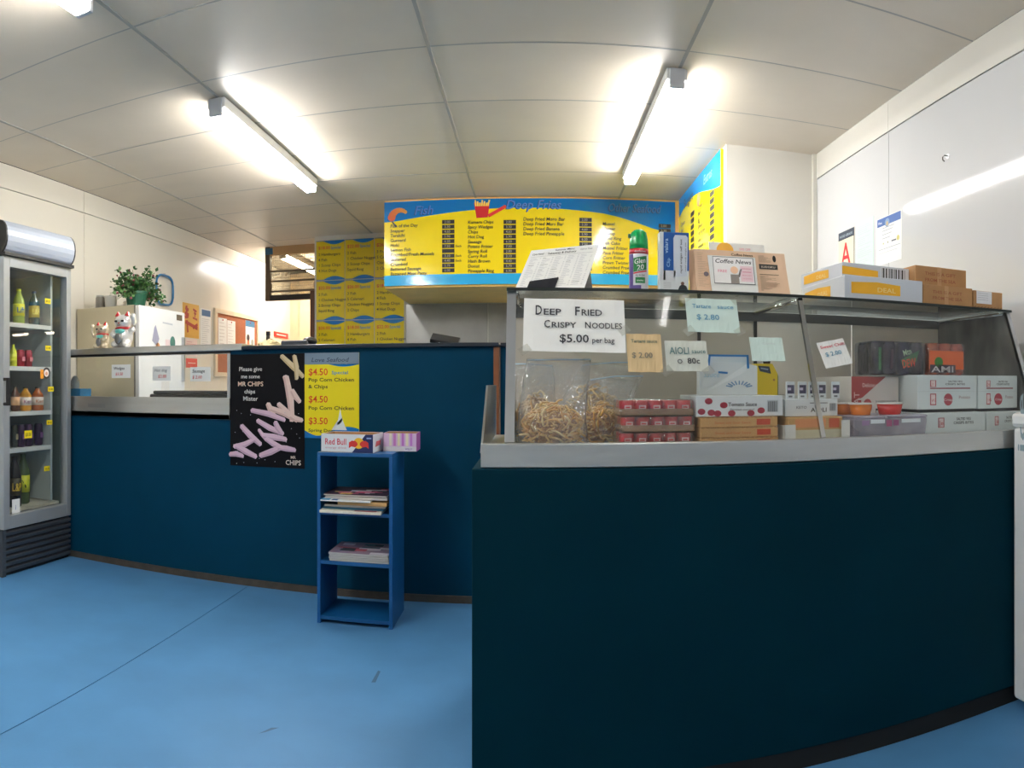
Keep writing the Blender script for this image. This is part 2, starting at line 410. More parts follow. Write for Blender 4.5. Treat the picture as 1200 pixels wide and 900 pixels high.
# side board on the wall at the right of the kitchen opening
t = thing('menu_board', 'yellow menu board hung on the side wall at right angles to the wide one', 'menu board', (1.19, 5.40, 1.70))
W, H = 1.24, .87
G().box(-.02, -W, 0, 0, 0, H).obj('board', mat('menu_yellow_bright', (250, 232, 10), .15, var=.02), t)
p = Print((-.02, 0, 0), (0, -1, 0), (0, 0, 1))
p.strip(wave(0, W, lambda a: H-.17+.07*math.sin(a*3.2+.3)), wave(0, W, lambda a: H), mat('menu_sky', (16, 150, 232), .15))
p.layer().text('Burgers', .18, H-.12, .10, NAVYI, shear=.25).text('Extras', .80, H-.11, .09, col((120, 190, 240)), shear=.25)
p.disc(.66, H-.17, .05, col((222, 150, 90)))
for a, pa in ((.08, .42), (.64, .98)):
    for i, s in enumerate(['Cheese', 'Beef', 'Egg', 'Chicken', 'Fish Burger', 'Steak', 'Hawaiian', 'Bacon Egg', 'Vege', 'Combo', 'Double Beef', 'Bacon', 'Works']):
        p.text(s, a, H-.24-i*.048, .046, INK)
        p.rect(pa, H-.245-i*.048, pa+.11, H-.211-i*.048, col((40, 38, 34)))
p.obj('print', t)
# three-column board on the back wall
t = thing('menu_board', 'yellow meal deal board of nine sheets with blue waves on the back wall', 'menu board', (-2.175, 6.595, 1.30))
W, H = .93, 1.23
G().box(0, -.012, 0, W, 0, H).obj('backing', mat('board_grey', (196, 190, 170), .5), t)
heads = ['$18.00', '$22.00', '$26.00']
for r in range(3):
    for c in range(3):
        a0 = .012+c*.303; b0 = H-(r+1)*.405+.003; w_, h_ = .295, .398
        sh = G().box(a0, -.016, b0, a0+w_, -.012, b0+h_).obj('sheet', YELM, t)
        p = Print((a0, -.016, b0), (1, 0, 0), (0, 0, 1))
        lens = lambda a: .005+.034*max(0.0, math.sin(PI*(a/w_-.25)/.8))
        q = Print((a0, -.016, b0), (1, 0, 0), (0, 0, 1)); q.strip(wave(0, w_, lambda a: 0.0), wave(0, w_, lens), BLU); q.obj('wave_band', sh)
        q = Print((a0, -.016, b0), (1, 0, 0), (0, 0, 1)); q.strip(wave(0, w_, lambda a: h_-lens(a)), wave(0, w_, lambda a: h_), BLU); q.obj('wave_band', sh)
        p.layer().text(heads[(r+c) % 3], .02, h_-.085, .045, RED)
        p.text('Special', .15, h_-.085, .04, col((40, 120, 180)))
        for i, s in enumerate([['2 Hamburgers', '4 Fish', '1 Scoop Chips', '4 Hot Dogs'], ['2 Fish', '1 Chicken Nugget', '2 Scoop Chips', 'Squid Ring'], ['3 Fish', '5 Calamari', 'Chicken Nuggets', '2 Chips']][(r+c) % 3]):
            p.text(s, .02, h_-.15-i*.055, .04, INK)
        p.obj('text_line', sh, split=True)

# ================================================================== LEFT NAVY COUNTER
YF = 3.35
t = thing('service_counter', 'long navy service counter along the back with a dark top', 'counter', (-1.6, YF, 0))
ox = 1.6
G().box(XL+.01+ox, 0, .035, -1.592+ox, .6, .885).box(-1.592+ox, 0, .035, -.195+ox, .6, 1.262).obj('body', NAVY, t)
G().box(XL+.01+ox, -.012, 0, -.195+ox, .02, .035).obj('kick_strip', KICK, t)
G().box(-1.515+ox, -.03, 1.262, -.168+ox, .6, 1.283).obj('worktop', NAVYTOP, t, bevel=.004)
G().box(-.195+ox, -.012, .03, -.168+ox, .6, 1.262).obj('timber_edge', mat('timber_orange', (132, 78, 46), .45, var=.15, scale=12), t)
t = thing('counter_gate', 'narrow navy gate panel between the long counter and the display counter', 'counter', (.1, YF+.01, 0))
G().box(-.262, 0, .02, .5, .04, 1.262).obj('panel', NAVY, t)
G().box(-.262, -.02, 1.262, .5, .3, 1.283).obj('flap', NAVYTOP, t, bevel=.004)
# glass display unit let into the counter
t = thing('display_unit', 'low steel and glass hot food unit let into the navy counter beside the drinks fridge', 'display case', (-2.4, YF, .885))
ox = 2.4; xa, xb = XL+.02+ox, -1.592+ox
G().box(xa, -.012, 0, xb, .55, .03).box(xa, -.012, 0, xb, .012, .12).obj('steel_base', STEEL, t, bevel=.002)
G().box(xa, .02, .12, xb, .026, .372).obj('front_glass', GLASS, t)
G().box(xa, -.02, .375, -1.515+ox, .33, .412).obj('steel_shelf', STEEL, t, bevel=.004)
G().box(xa, -.012, .362, xb, .01, .375).obj('shelf_lip', BLACK, t)
G().box(-2.55+ox, -.0128, .052, -2.42+ox, -.012, .075).obj('maker_plate', ALU, t)
for x in (xb-.02,): G().box(x, .0, .12, x+.018, .018, .375).obj('corner_post', ALU, t)
def cardnote(name, label, cat, x0, y0, x1, y1, Y, m, lines, group=None, th_=.0012):
    a = atY(x0, y1, Y); b = atY(x1, y0, Y)
    t = thing(name, label, cat, (a.x, Y, a.z), 0, group); w_, h_ = b.x-a.x, b.z-a.z
    G().box(0, -th_, 0, w_, 0, h_).obj('card', m, t)
    p = Print((0, -th_, 0), (1, 0, 0), (0, 0, 1))
    for s, u, v, sz, c in lines: p.text(s, w_*u, h_*v, h_*sz, c, shear=.15)
    p.obj('lettering', t); return t
PC = col((210, 60, 60))
cardnote('price_card', 'white price card reading Wedges on the glass in front of the fridge side', 'price card', 131, 427, 153, 443, YF+.018, PAPER, [('Wedges', .1, .62, .3, INK), ('$3.50', .2, .2, .3, PC)])
cardnote('price_card', 'white price card reading Hot dog on the glass before the white fridge door', 'price card', 179, 429, 200, 446, YF+.018, PAPER, [('Hot dog', .1, .62, .3, GREY), ('$2.80', .3, .2, .3, PC)])
cardnote('price_card', 'white price card reading Sausage on the glass above the black tray', 'price card', 223, 430, 247, 447, YF+.018, PAPER, [('Sausage', .1, .62, .32, INK), ('$ 2.00', .1, .2, .3, PC)])
# black warmer tray and blue box inside
t = thing('warmer_tray', 'black warming tray with a clear front inside the hot food unit', 'tray', (-1.93, YF+.30, .915))
G().box(-.29, -.13, 0, .32, .13, .105).obj('body', BLACK, t, bevel=.01)
G().box(-.24, -.133, .03, .10, -.128, .075).obj('window', mat('tray_glass', (70, 78, 80), .15), t)
G().box(-.27, -.12, .105, .3, .12, .125).obj('lid', mat('lid_dark', (34, 40, 44), .2), t, bevel=.006)
t = thing('glove_box', 'blue glove box with a white glove pulled out, inside the hot food unit', 'box', (-2.80, YF+.2, .915))
G().box(-.06, -.06, 0, .07, .06, .135).obj('carton', mat('glove_blue', (20, 130, 190), .5), t, bevel=.003)
G().ball((-.02, 0, .16), (.03, .03, .06)).obj('glove', mat('glove_white', (200, 205, 205), .5), t, smooth=True)

# posters on the counter front
def front_sheet(name, label, cat, x0, y0, x1, y1, m, Y=YF, th_=.004):
    a = atY(x0, y1, Y); b = atY(x1, y0, Y)
    t = thing(name, label, cat, (a.x, Y, a.z))
    w_, h_ = b.x-a.x, b.z-a.z
    G().box(0, -th_, 0, w_, 0, h_).obj('sheet', m, t)
    return t, Print((0, -th_, 0), (1, 0, 0), (0, 0, 1)), w_, h_
t, p, W, H = front_sheet('poster', 'black poster of scattered potato chips asking for chips, on the navy counter', 'poster', 270.3, 414, 357, 545, mat('poster_black', (10, 9, 14), .5, spec=.15))
for s, v, sz, c, u in (('Please give', .85, .052, (225, 220, 215), .28), ('me some', .785, .05, (225, 220, 215), .28), ('MR CHIPS', .715, .058, (248, 214, 190), .28), ('chips', .65, .052, (225, 220, 215), .27), ('Mister', .585, .056, (225, 220, 215), .28)):
    p.text(s, W*u, H*v, H*sz, col(c), align='c')
chips = [(.70, .98, .98, .80, .055, 0), (.87, .98, .90, .78, .05, 0), (.74, .80, .80, .66, .05, 1), (.76, .80, .84, .42, .07, 1), (.84, .68, .94, .58, .055, 1), (.52, .56, .60, .46, .06, 1), (.66, .56, .80, .48, .055, 1), (.56, .52, .90, .42, .06, 1), (.30, .50, .74, .42, .055, 2), (.82, .46, .97, .42, .055, 1), (.38, .41, .72, .30, .055, 2), (.62, .40, .70, .31, .055, 2), (.16, .36, .42, .20, .06, 2), (.40, .33, .50, .24, .04, 2), (.46, .28, .76, .25, .06, 2), (.50, .25, .70, .18, .055, 2), (.06, .17, .34, .24, .055, 2), (.08, .18, .36, .09, .06, 2), (.42, .10, .70, .18, .06, 2), (.66, .18, .88, .16, .055, 2), (.0, .10, .18, .09, .055, 2)]
for i, (a, b, c, d, wd, k) in enumerate(chips):
    p.layer(); d_ = Vector((c*W-a*W, d*H-b*H)).normalized(); n_ = Vector((-d_.y, d_.x)); hw = wd*W*.66
    P0, P1 = Vector((a*W, b*H)), Vector((c*W, d*H))
    bow = n_*hw*random.uniform(-.5, .5); Pm = (P0+P1)/2+bow
    out = [P0+n_*hw*.8, Pm+n_*hw, P1+n_*hw*.75, P1+d_*hw*.5+n_*hw*.2, P1+d_*hw*.3-n_*hw*.7, Pm-n_*hw, P0-n_*hw*.8, P0-d_*hw*.45]
    p.poly([tuple(q) for q in out], col([(222, 200, 160), (236, 206, 196), (226, 192, 208)][k]))
    p.layer(); p.poly([tuple(q) for q in (P0-n_*hw*.25, Pm-n_*hw*.35, P1-n_*hw*.25, P1+d_*hw*.3-n_*hw*.7, Pm-n_*hw, P0-n_*hw*.8)], col([(200, 174, 128), (216, 180, 170), (200, 164, 184)][k]))
for i in range(26): p.disc(random.uniform(.05, .95)*W, random.uniform(.02, .55)*H, .0022, col((190, 190, 205)), n=6)
p.text('MR', .86*W, .085*H, .035*H, col((232, 210, 190)), align='c').text('CHIPS', .86*W, .03*H, .06*H, col((240, 222, 206)), w=.2*W, align='c')
p.obj('print', t)
t, p, W, H = front_sheet('price_poster', 'yellow poster of chicken prices with blue edges on the navy counter', 'poster', 357.3, 413, 421, 513, mat('poster_yellow', (246, 226, 8), .35, var=.02))
p.rect(0, H*.865, W, H, mat('poster_greyblue', (120, 140, 158), .35))
p.strip(wave(W*.45, W, lambda a: H*(.865-.028*math.sin(PI*(a-W*.45)/(W*.55)))), wave(W*.45, W, lambda a: H*.87), BLU)
p.strip(wave(0, W*.5, lambda a: 0.0), wave(0, W*.5, lambda a: H*(.09-.06*math.sin(PI*a/(W*.5)))), BLU)
p.strip(wave(W*.5, W, lambda a: 0.0), wave(W*.5, W, lambda a: H*(.09+.05*math.sin(PI*(a-W*.5)/(W*.6)))), BLU)
p.layer().text('Love Seafood', W*.12, H*.895, H*.07, col((50, 66, 90)), w=W*.7, shear=.2)
OR = col((226, 70, 20))
p.text('$4.50', W*.07, H*.74, H*.11, OR, w=W*.36).text('Special', W*.50, H*.75, H*.055, col((60, 150, 200)), w=W*.3)
p.text('Pop Corn Chicken', W*.07, H*.665, H*.06, INK, w=W*.84).text('& Chips', W*.07, H*.585, H*.06, INK, w=W*.36)
p.text('$4.50', W*.07, H*.42, H*.11, OR, w=W*.36).text('Pop Corn Chicken', W*.07, H*.335, H*.06, INK, w=W*.84)
p.text('$3.50', W*.07, H*.165, H*.11, OR, w=W*.36).text('Spring Doz', W*.07, H*.075, H*.05, INK, w=W*.46)
p.layer().poly([(W*.5, H*.10), (W*.62, H*.22), (W*.66, H*.35), (W*.70, H*.22), (W*.78, H*.10)], col((226, 232, 232)))
p.bar(W*.62, H*.17, W*.70, H*.23, .012, col((170, 176, 170)))
p.obj('print', t)

# ================================================================== DISPLAY COUNTER (right)
YR = 1.76
t = thing('display_counter', 'dark navy counter carrying the steel and glass display case', 'counter', (.8, YR, 0))
ox = -.8
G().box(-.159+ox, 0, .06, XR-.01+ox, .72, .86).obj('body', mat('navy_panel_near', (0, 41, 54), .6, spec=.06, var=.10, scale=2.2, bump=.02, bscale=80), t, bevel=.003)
G().box(-.12+ox, .012, 0, XR-.01+ox, .7, .06).obj('toe_kick', KBLACK, t)
t = thing('display_case', 'steel and glass counter display case full of boxes and noodles', 'display case', (.8, YR, .86))
X1 = 1.64
zb = .86
def L(x, y, z): return (x-.8, y-YR, z-zb)
def lbox(g, a, b): return g.box(*L(*a), *L(*b))
lbox(lbox(G(), (-.137, 1.772, .861), (1.79, 1.80, .925)), (-.137, 1.80, .861), (1.79, 2.45, .898)).obj('steel_base', STEEL, t, bevel=.003)
G().prism([L(-.139, 1.776, .90), L(-.139, 2.01, 1.076), L(-.139, 2.45, 1.076), L(-.139, 2.45, .90)], (.006, 0, 0)).obj('end_cheek', STEEL, t)
GA = Vector((0, 1.80, .925)); GB = Vector((0, 1.98, 1.35)); GV = (GB-GA).normalized(); GN = Vector((0, -GV.z, GV.y))
def pane(x0, x1, m, name):
    pts = [L(x0, *GA.yz), L(x1, *GA.yz), L(x1, *GB.yz), L(x0, *GB.yz)]
    return G().prism(pts, -GN*.005).obj(name, m, t)
pane(-.05, .806, GLASSF, 'front_pane'); pane(.822, X1, GLASSF, 'front_pane')
def lean(x0, x1, m, name, d=.012):
    pts = [L(x0, *GA.yz), L(x1, *GA.yz), L(x1, *GB.yz), L(x0, *GB.yz)]
    return G().prism([Vector(q)+GN*.004 for q in pts], -GN*(d+.004)).obj(name, m, t)
lean(-.076, -.05, ALU, 'front_post'); lean(.807, .821, CHROME, 'front_post', .008)
G().prism([L(X1, *GA.yz), L(X1, *GB.yz), L(X1, 2.44, 1.35), L(X1, 2.44, .9), L(X1, 1.81, .9)], (.006, 0, 0)).obj('end_panel', GLASSD, t)
lean(X1, X1+.016, ALU, 'front_post')
G().prism([L(-.07, *GA.yz), L(-.07, *GB.yz), L(-.07, 2.44, 1.35), L(-.07, 2.44, .9), L(-.07, 1.81, .9)], (.005, 0, 0)).obj('end_pane', GLASSF, t)
lbox(G(), (-.076, 1.972, 1.35), (X1+.018, 2.45, 1.357)).obj('top_glass', GLASST, t)
lbox(G(), (-.077, 1.966, 1.349), (X1+.019, 1.9725, 1.358)).obj('edge_strip', mat('glass_edge', (16, 30, 28), .3), t)
for x in (-.05, .814, X1-.01): G().tube([L(x, 1.985, 1.343), L(x, 2.42, 1.343)], .0065, 8).obj('shelf_bracket', CHROME, t, smooth=True)
lbox(G(), (-.07, 2.425, 1.315), (X1, 2.445, 1.349)).obj('rear_rail', mat('rail_grey', (86, 88, 88), .4, .5), t)
lbox(G(), (-.07, 2.425, .898), (X1, 2.445, .915)).obj('rear_rail', STEELD, t)
RP = mat('rear_door_beige', (212, 203, 190), .35, var=.05); RP2 = mat('rear_door_light', (246, 236, 224), .35, var=.04)
for a, b, m, y in ((-.066, .596, RP, 2.428), (.602, .812, RP, 2.432), (.82, 1.22, RP2, 2.428), (1.226, X1-.002, RP2, 2.432)):
    lbox(G(), (a, y, .914), (b, y+.006, 1.316)).obj('rear_door', m, t)
for x in (.594, .811): lbox(G(), (x, 2.42, .914), (x+.012, 2.429, 1.316)).obj('rear_stile', mat('stile_dark', (70, 70, 68), .4, .4), t)

# notes taped to the leaning glass
def gnote(label, cat, corners, m, lines, tape=()):
    """corners: pixel bl, br, tr, tl on the glass plane"""
    bl, br, tr, tl = [atP(*c, GA, GN) for c in corners]
    o = (bl+br+tr+tl)/4+GN*.0045
    u = ((br-bl)+(tr-tl)).normalized(); v = GN.cross(u).normalized()
    if v.z < 0: v = -v
    w_ = ((br-bl).length+(tr-tl).length)/2; h_ = ((tl-bl).length+(tr-br).length)/2
    t = thing('paper_note', label, cat, o-v*h_/2)
    o0 = -u*w_/2
    g = G(); n = 10
    # gently cockled sheet
    vs = []
    for k in (0, .0012):
        for j in range(4):
            for i in range(n+1):
                q = o0+u*(w_*i/n)+v*(h_*j/3)+GN*(.0018*math.sin(i*1.3+j*.9)*(.3+.7*(j == 0 or j == 3)*.5)+k); vs.append(q)
    N4 = 4*(n+1)
    fs = []
    for k in (0, 1):
        for j in range(3):
            for i in range(n):
                a = k*N4+j*(n+1)+i; fs.append((a, a+1, a+n+2, a+n+1))
    rim = [i for i in range(n+1)]+[j*(n+1)+n for j in range(1, 4)]+[3*(n+1)+i for i in range(n-1, -1, -1)]+[j*(n+1) for j in (2, 1)]
    for q in range(len(rim)):
        a, b = rim[q], rim[(q+1) % len(rim)]; fs.append((a, b, b+N4, a+N4))
    g.add(vs, fs).obj('sheet', m, t)
    if lines:
        p = Print(o0+GN*.0032, u, v)
        for s, a, b, sz, c, ww in lines: p.text(s, w_*a, h_*b, h_*sz, c, w=(ww*w_ if ww else None))
        p.obj('lettering', t)
    for a, b in tape:
        q = o0+u*(w_*a)+v*(h_*b)+GN*.0035
        e1 = u*.013+v*.009; e2 = v*.010-u*.007
        G().prism([q-e1-e2, q+e1-e2, q+e1+e2, q-e1+e2], GN*.0003).obj('sticky_tape', film('tape', (252, 252, 250), .05, .2, milk=.06), t)
    return t
PEN = col((50, 50, 56)); PENB = col((90, 150, 180)); PENT = col((90, 126, 126)); PENR = col((206, 40, 70))
gnote('large white handwritten note offering deep fried crispy noodles at $5.00 per bag', 'note', ((614, 413), (733, 414), (731, 354), (613, 350)), PAPER,
      [('D', .11, .68, .26, PEN, .07), ('EEP', .19, .68, .17, PEN, .18), ('F', .50, .68, .24, PEN, .055), ('RIED', .565, .68, .17, PEN, .21), ('C', .20, .44, .20, PEN, .06), ('RISPY', .27, .44, .15, PEN, .25), ('N', .60, .44, .17, PEN, .06), ('OODLES', .67, .44, .15, PEN, .30), ('$5.00', .35, .17, .21, PEN, .29), ('per bag', .67, .17, .14, PEN, .22)], tape=((.99, .42), (.02, .02)))
gnote('tan handwritten note for tartare sauce stuck beside the noodle note', 'note', ((735.6, 437), (776, 437), (774.5, 393), (734, 392)), PAPERT,
      [('Tartare sauce', .12, .76, .12, col((70, 100, 90)), .76), ('$ 2.00', .12, .36, .2, col((120, 116, 104)), .6)])
gnote('pale green handwritten note with blue writing taped under the top glass edge', 'note', ((805, 390), (865, 391), (864, 353), (803, 350)), PAPERG,
      [('Tartare', .12, .70, .17, PENB, .36), ('sauce', .6, .70, .17, PENB, .32), ('$ 2.80', .18, .36, .22, PENB, .44)], tape=((.0, .98), (1.0, .98), (.02, .02), (.99, .04)))
gnote('pale grey handwritten note for aioli sauce at 80 cents', 'note', ((780, 436), (829, 436), (828, 401), (779, 400)), mat('paper_greygreen', (206, 210, 200), .7),
      [('AIOLI', .10, .55, .32, PENT, .46), ('sauce', .62, .58, .2, PENT, .34), ('O', .26, .24, .2, PEN, None), ('80c', .50, .24, .26, PEN, .3)], tape=((.98, .0), (.0, .0)))
gnote('blank pale paper note on the glass beside the chrome support', 'note', ((880, 424), (918, 424), (917, 397), (878, 396)), PAPERG, [('Garlic', .36, .68, .14, col((196, 210, 206)), .4)])
gnote('tilted white note with red heading on the glass right of the chrome support', 'note', ((965, 433), (996, 427), (989, 397), (958, 403)), PAPER,
      [('Sweet Chilli', .06, .74, .15, PENR, .9), ('$ 2.00', .14, .42, .22, PENB, .6)])

# ------------------------------------------------------------------ goods in the case
ZD = .898
def carton(name, label, x0, x1, y0, y1, z0, z1, m, draw=None, cat='carton', group=None, bevel=.002, rz=0.0, lid=None):
    cx, cy_ = (x0+x1)/2, (y0+y1)/2
    t = thing(name, label, cat, (cx, cy_, z0), rz, group); w_, d_, h_ = x1-x0, y1-y0, z1-z0
    G().box(-w_/2, -d_/2, 0, w_/2, d_/2, h_).obj('carton_body', m, t, bevel=bevel)
    if draw:
        p = Print((-w_/2, -d_/2, 0), (1, 0, 0), (0, 0, 1)); draw(p, w_, h_)
        if p.g.v: p.obj('print', t)
    G().box(-w_/2+.002, -.0006, h_-.0005, w_/2-.002, .0006, h_+.0006).obj('lid_seam', mat('seam', (110, 92, 74), .8), t)
    return t
def barcode(p, a, b, w_, h_, n=12, c=INK):
    r = random.Random(3)
    x = a
    while x < a+w_:
        k = r.choice((.6, 1, 1.6))*w_/n/2; p.rect(x, b, min(x+k, a+w_), b+h_, c); x += k*2
# shrink-wrapped packs of red cans
CANR = mat('can_red', (196, 22, 40), .25, var=.1, scale=60); CANT = mat('can_top', (190, 190, 192), .25, 1.0)
TRAYB = mat('tray_card', (150, 116, 84), .7)
WRAP = film('shrink_wrap', (250, 246, 246), .09, .1, bump=.8, bscale=30, milk=.04)
def can_pack(label, z, dx):
    t = thing('can_pack', label, 'can pack', (.346+dx, 1.96, z), 0, 'shrink-wrapped packs of small red cans')
    G().box(-.104, -.075, 0, .104, .075, .002).box(-.104, -.075, 0, .104, -.0735, .02).box(-.104, .0735, 0, .104, .075, .02).box(-.104, -.075, 0, -.1025, .075, .02).box(.1025, -.075, 0, .104, .075, .02).obj('tray', TRAYB, t)
    for j in range(3):
        for i in range(5):
            x, y = -.082+i*.041, -.050+j*.048
            c = G().lathe([(.0185, .003), (.0195, .006), (.0195, .040), (.018, .0435)], 14, (x, y, 0)).obj('can', CANR, t, smooth=True)
            G().lathe([(.017, .0436), (.017, .0446)], 12, (x, y, 0)).obj('can_end', CANT, c)
            if j == 0:
                p = Print((x-.010, y-.0198, .018), (1, 0, 0), (0, 0, 1)); p.rect(0, 0, .020, .012, col((226, 190, 190))); p.layer().rect(.003, .004, .016, .008, RED); p.obj('label', c)
    G().box(-.107, -.078, -.0003, .107, .078, .0455).obj('plastic_wrap', WRAP, t, bevel=.008)
can_pack('bottom shrink-wrapped tray of small red cans standing on the steel deck', ZD+.0005, 0)
can_pack('middle shrink-wrapped tray of small red cans between two others', ZD+.0465, .004)
can_pack('top shrink-wrapped tray of small red cans in the stack beside the noodles', ZD+.0925, 0)
# tan cartons
def tanp(p, w_, h_):
    p.text('Sweet and Sour Sauce', w_*.18, h_*.35, h_*.34, col((196, 110, 60)), w=w_*.46).rect(w_*.72, h_*.2, w_*.9, h_*.8, col((196, 70, 40)))
    for i in range(16): p.disc(w_*(i+.5)/16, h_*.98, w_/40, CARD, ry=h_*.06, n=8)
for i, l in enumerate(('bottom', 'middle', 'top')):
    carton('sauce_carton', l+' of three flat tan cartons stacked on the steel deck beside the red cans', .467, .70, 1.865+.003*i, 2.1, ZD+.0005+i*.029, ZD+.0285+i*.029, CARDL, tanp, group='flat tan sauce cartons')
def tom(p, w_, h_):
    for a, b in ((.06, .25), (.14, .75), (.17, .2), (.24, .15), (.31, .55), (.40, .10), (.62, .06), (.74, .28)):
        p.disc(w_*a, max(h_*b, .0095), .0115, col((168, 46, 66)), ry=.009, n=14)
    p.layer().text('Tomato Sauce', w_*.36, h_*.5, h_*.26, INK, w=w_*.33).text('Portion control', w_*.38, h_*.3, h_*.13, GREY, w=w_*.28)
    p.rect(w_*.81, h_*.2, w_*.94, h_*.78, col((190, 196, 200))); p.layer(); barcode(p, w_*.82, h_*.22, w_*.11, h_*.5)
carton('sauce_carton', 'white carton printed with tomatoes on top of three flat tan cartons', .458, .722, 1.885, 2.1, ZD+.088, ZD+.148, CARDW, tom)
# white box lid with blue tape
t = thing('box_lid', 'white folded box with blue tape standing on the tomato sauce carton', 'box', (.592, 2.03, ZD+.148))
G().prism([(-.092, -.02, 0), (.092, -.02, 0), (.092, -.02, .09), (.062, -.016, .098), (.06, -.012, .124), (-.062, -.012, .124), (-.066, -.016, .10), (-.092, -.02, .10)], (0, .04, 0)).obj('card', CARDW, t)
p = Print((-.092, -.0205, 0), (1, 0, 0), (0, 0, 1))
TB = col((40, 130, 200))
p.bar(.03, .121, .152, .121, .006, TB).bar(.031, .124, .027, .09, .007, TB).bar(.152, .124, .154, .082, .007, TB).bar(.058, .07, .088, .068, .006, TB)
p.text('sauce', .012, .055, .022, col((176, 206, 222)), shear=.3)
for i in range(9): q = PI*(.1+.8*i/8); p.bar(.125+.016*math.cos(q)*1.5, .022+.010*math.sin(q), .125+.034*math.cos(q)*1.3, .022+.022*math.sin(q), .004, col((110, 150, 190)))
p.obj('tape_and_print', t)
carton('sachet_carton', 'plain grey-white carton behind the tomato sauce carton in the case', .728, .845, 2.07, 2.3, ZD+.0005, ZD+.145, mat('carton_grey', (200, 200, 196), .6), None)
t = thing('tea_box', 'yellow box with slanted corner and dark label behind the white folded box', 'box', (.757, 2.125, ZD+.1455))
G().prism([(-.045, -.02, 0), (.03, -.02, 0), (.03, -.02, .07), (.012, -.02, .103), (-.045, -.02, .103)], (0, .06, 0)).obj('body', mat('tea_yellow', (232, 200, 24), .45), t)
G().prism([(.0305, -.02, 0), (.04, -.0, 0), (.04, 0, .06), (.0305, -.02, .07)], (0, .055, 0)).obj('side_flap', mat('tea_green', (40, 110, 50), .5), t)
p = Print((-.045, -.0203, 0), (1, 0, 0), (0, 0, 1)); p.poly([(.014, .078), (.052, .070), (.046, .094), (.006, .096)], col((34, 50, 70))); p.layer().bar(.016, .088, .042, .084, .004, col((150, 170, 190))); p.disc(.062, .05, .004, col((180, 120, 60))); p.obj('print', t)
t = thing('brown_bottle', 'dark brown bottle standing behind the yellow box', 'bottle', (.79, 2.22, ZD+.1455))
G().lathe([(.024, 0), (.026, .004), (.026, .075), (.012, .10), (.012, .118)], 14).obj('glass', mat('bottle_brown', (70, 40, 24), .2), t, smooth=True)
G().lathe([(.0135, .112), (.0135, .124)], 12).obj('cap', BLACK, t)
# aioli box with sachets
t = thing('sachet_tray', 'low tan carton in a white open tray on the steel deck', 'carton', (.822, 1.95, ZD+.0005))
G().box(-.088, -.08, .0, .088, .10, .083).obj('carton_body', CARDL, t, bevel=.002)
tw = mat('tray_white', (226, 226, 222), .5)
G().box(-.105, -.095, 0, .105, .11, .003).box(-.105, -.096, 0, -.072, -.092, .062).box(.078, -.096, 0, .105, -.092, .072).box(-.105, -.095, 0, -.101, .11, .06).box(.101, -.095, 0, .105, .11, .06).obj('tray', tw, t)
p = Print((-.088, -.08, 0), (1, 0, 0), (0, 0, 1)); p.rect(0, 0, .176, .045, col((206, 200, 172))); p.rect(.02, .052, .12, .078, col((222, 150, 100))); p.rect(.13, .05, .165, .078, col((206, 90, 50))); p.obj('print', t)
def aio(p, w_, h_):
    p.text('KETO', w_*.2, h_*.45, h_*.22, GREY, w=w_*.2).text('AIOLI', w_*.48, h_*.25, h_*.35, INK, w=w_*.3).rect(w_*.46, h_*.75, w_*.8, h_*.8, GREY)
    barcode(p, w_*.84, h_*.3, w_*.12, h_*.45, c=col((90, 96, 100)))
carton('aioli_carton', 'white aioli carton with a row of sachets leaning on it', .735, .908, 1.90, 2.02, ZD+.0845, ZD+.136, CARDW, aio)
for i, (x, dz) in enumerate(((.752, .002), (.782, 0), (.812, 0), (.842, .002), (.89, -.003))):
    q = atY((926, 941, 952.5, 964, 979)[i], 458, 1.915)
    t = thing('sauce_sachet', 'small white sauce sachet with dark print standing on the aioli carton', 'sachet', (q.x, 1.915+.0065*(i % 2), ZD+.137), 0, 'sauce sachets on the aioli carton')
    G().box(-.0145, -.003, 0, .0145, .003, .052).obj('pouch', CARDW, t, bevel=.002)
    p = Print((-.0145, -.003, 0), (1, 0, 0), (0, 0, 1)); p.rect(.004, .016, .026, .042, col((70, 66, 90))); p.layer().rect(.005, .026, .016, .034, col((210, 200, 220))); p.rect(.008, .005, .02, .010, GREY); p.obj('print', t)
# tubs
def tub(label, x, y, z, rgb, r=.034):
    t = thing('sauce_tub', label, 'tub', (x, y, z), 0, 'small lidded sauce tubs')
    G().lathe([(r*.82, 0), (r*.86, .004), (r, .033)], 20).obj('pot', mat('sauce_%d' % rgb[1], rgb, .2, var=.1), t, smooth=True)
    G().lathe([(r*1.06, .033), (r*1.06, .037), (r*.9, .038)], 20).obj('lid', mat('tub_lid', (236, 226, 220), .25), t)
tub('small lidded tub of orange sauce in front of the white and red carton', .985, 1.895, ZD+.0855, (222, 120, 40), .036)
tub('second lidded tub of orange sauce next to the sachet carton', .962, 1.97, ZD+.0855, (222, 121, 40), .034)
tub('lidded tub of red sauce beside the two orange tubs', 1.09, 1.895, ZD+.0855, (206, 36, 28), .042)
# clear clamshell
t = thing('clamshell_pack', 'clear plastic clamshell pack with purple labels under the sauce tubs', 'container', (1.065, 1.92, ZD+.0005))
G().prism([(-.125, -.075, 0), (.125, -.075, 0), (.132, -.08, .06), (.132, -.08, .075), (-.132, -.08, .075), (-.132, -.08, .06)], (0, .16, 0)).obj('tray', CLAM, t, bevel=.004)
G().box(-.133, -.082, .0755, .133, .084, .0845).obj('lid', CLAM, t, bevel=.004)
p = Print((-.125, -.0825, 0), (1, 0, 0), (0, 0, 1)); p.rect(.02, .055, .045, .070, col((150, 120, 160))); p.rect(.105, .05, .125, .070, col((170, 80, 120))); p.rect(.13, .052, .15, .070, col((160, 80, 130))); p.rect(.05, .06, .10, .072, col((230, 236, 240))); p.rect(.16, .06, .23, .072, col((230, 236, 240))); p.obj('label', t)
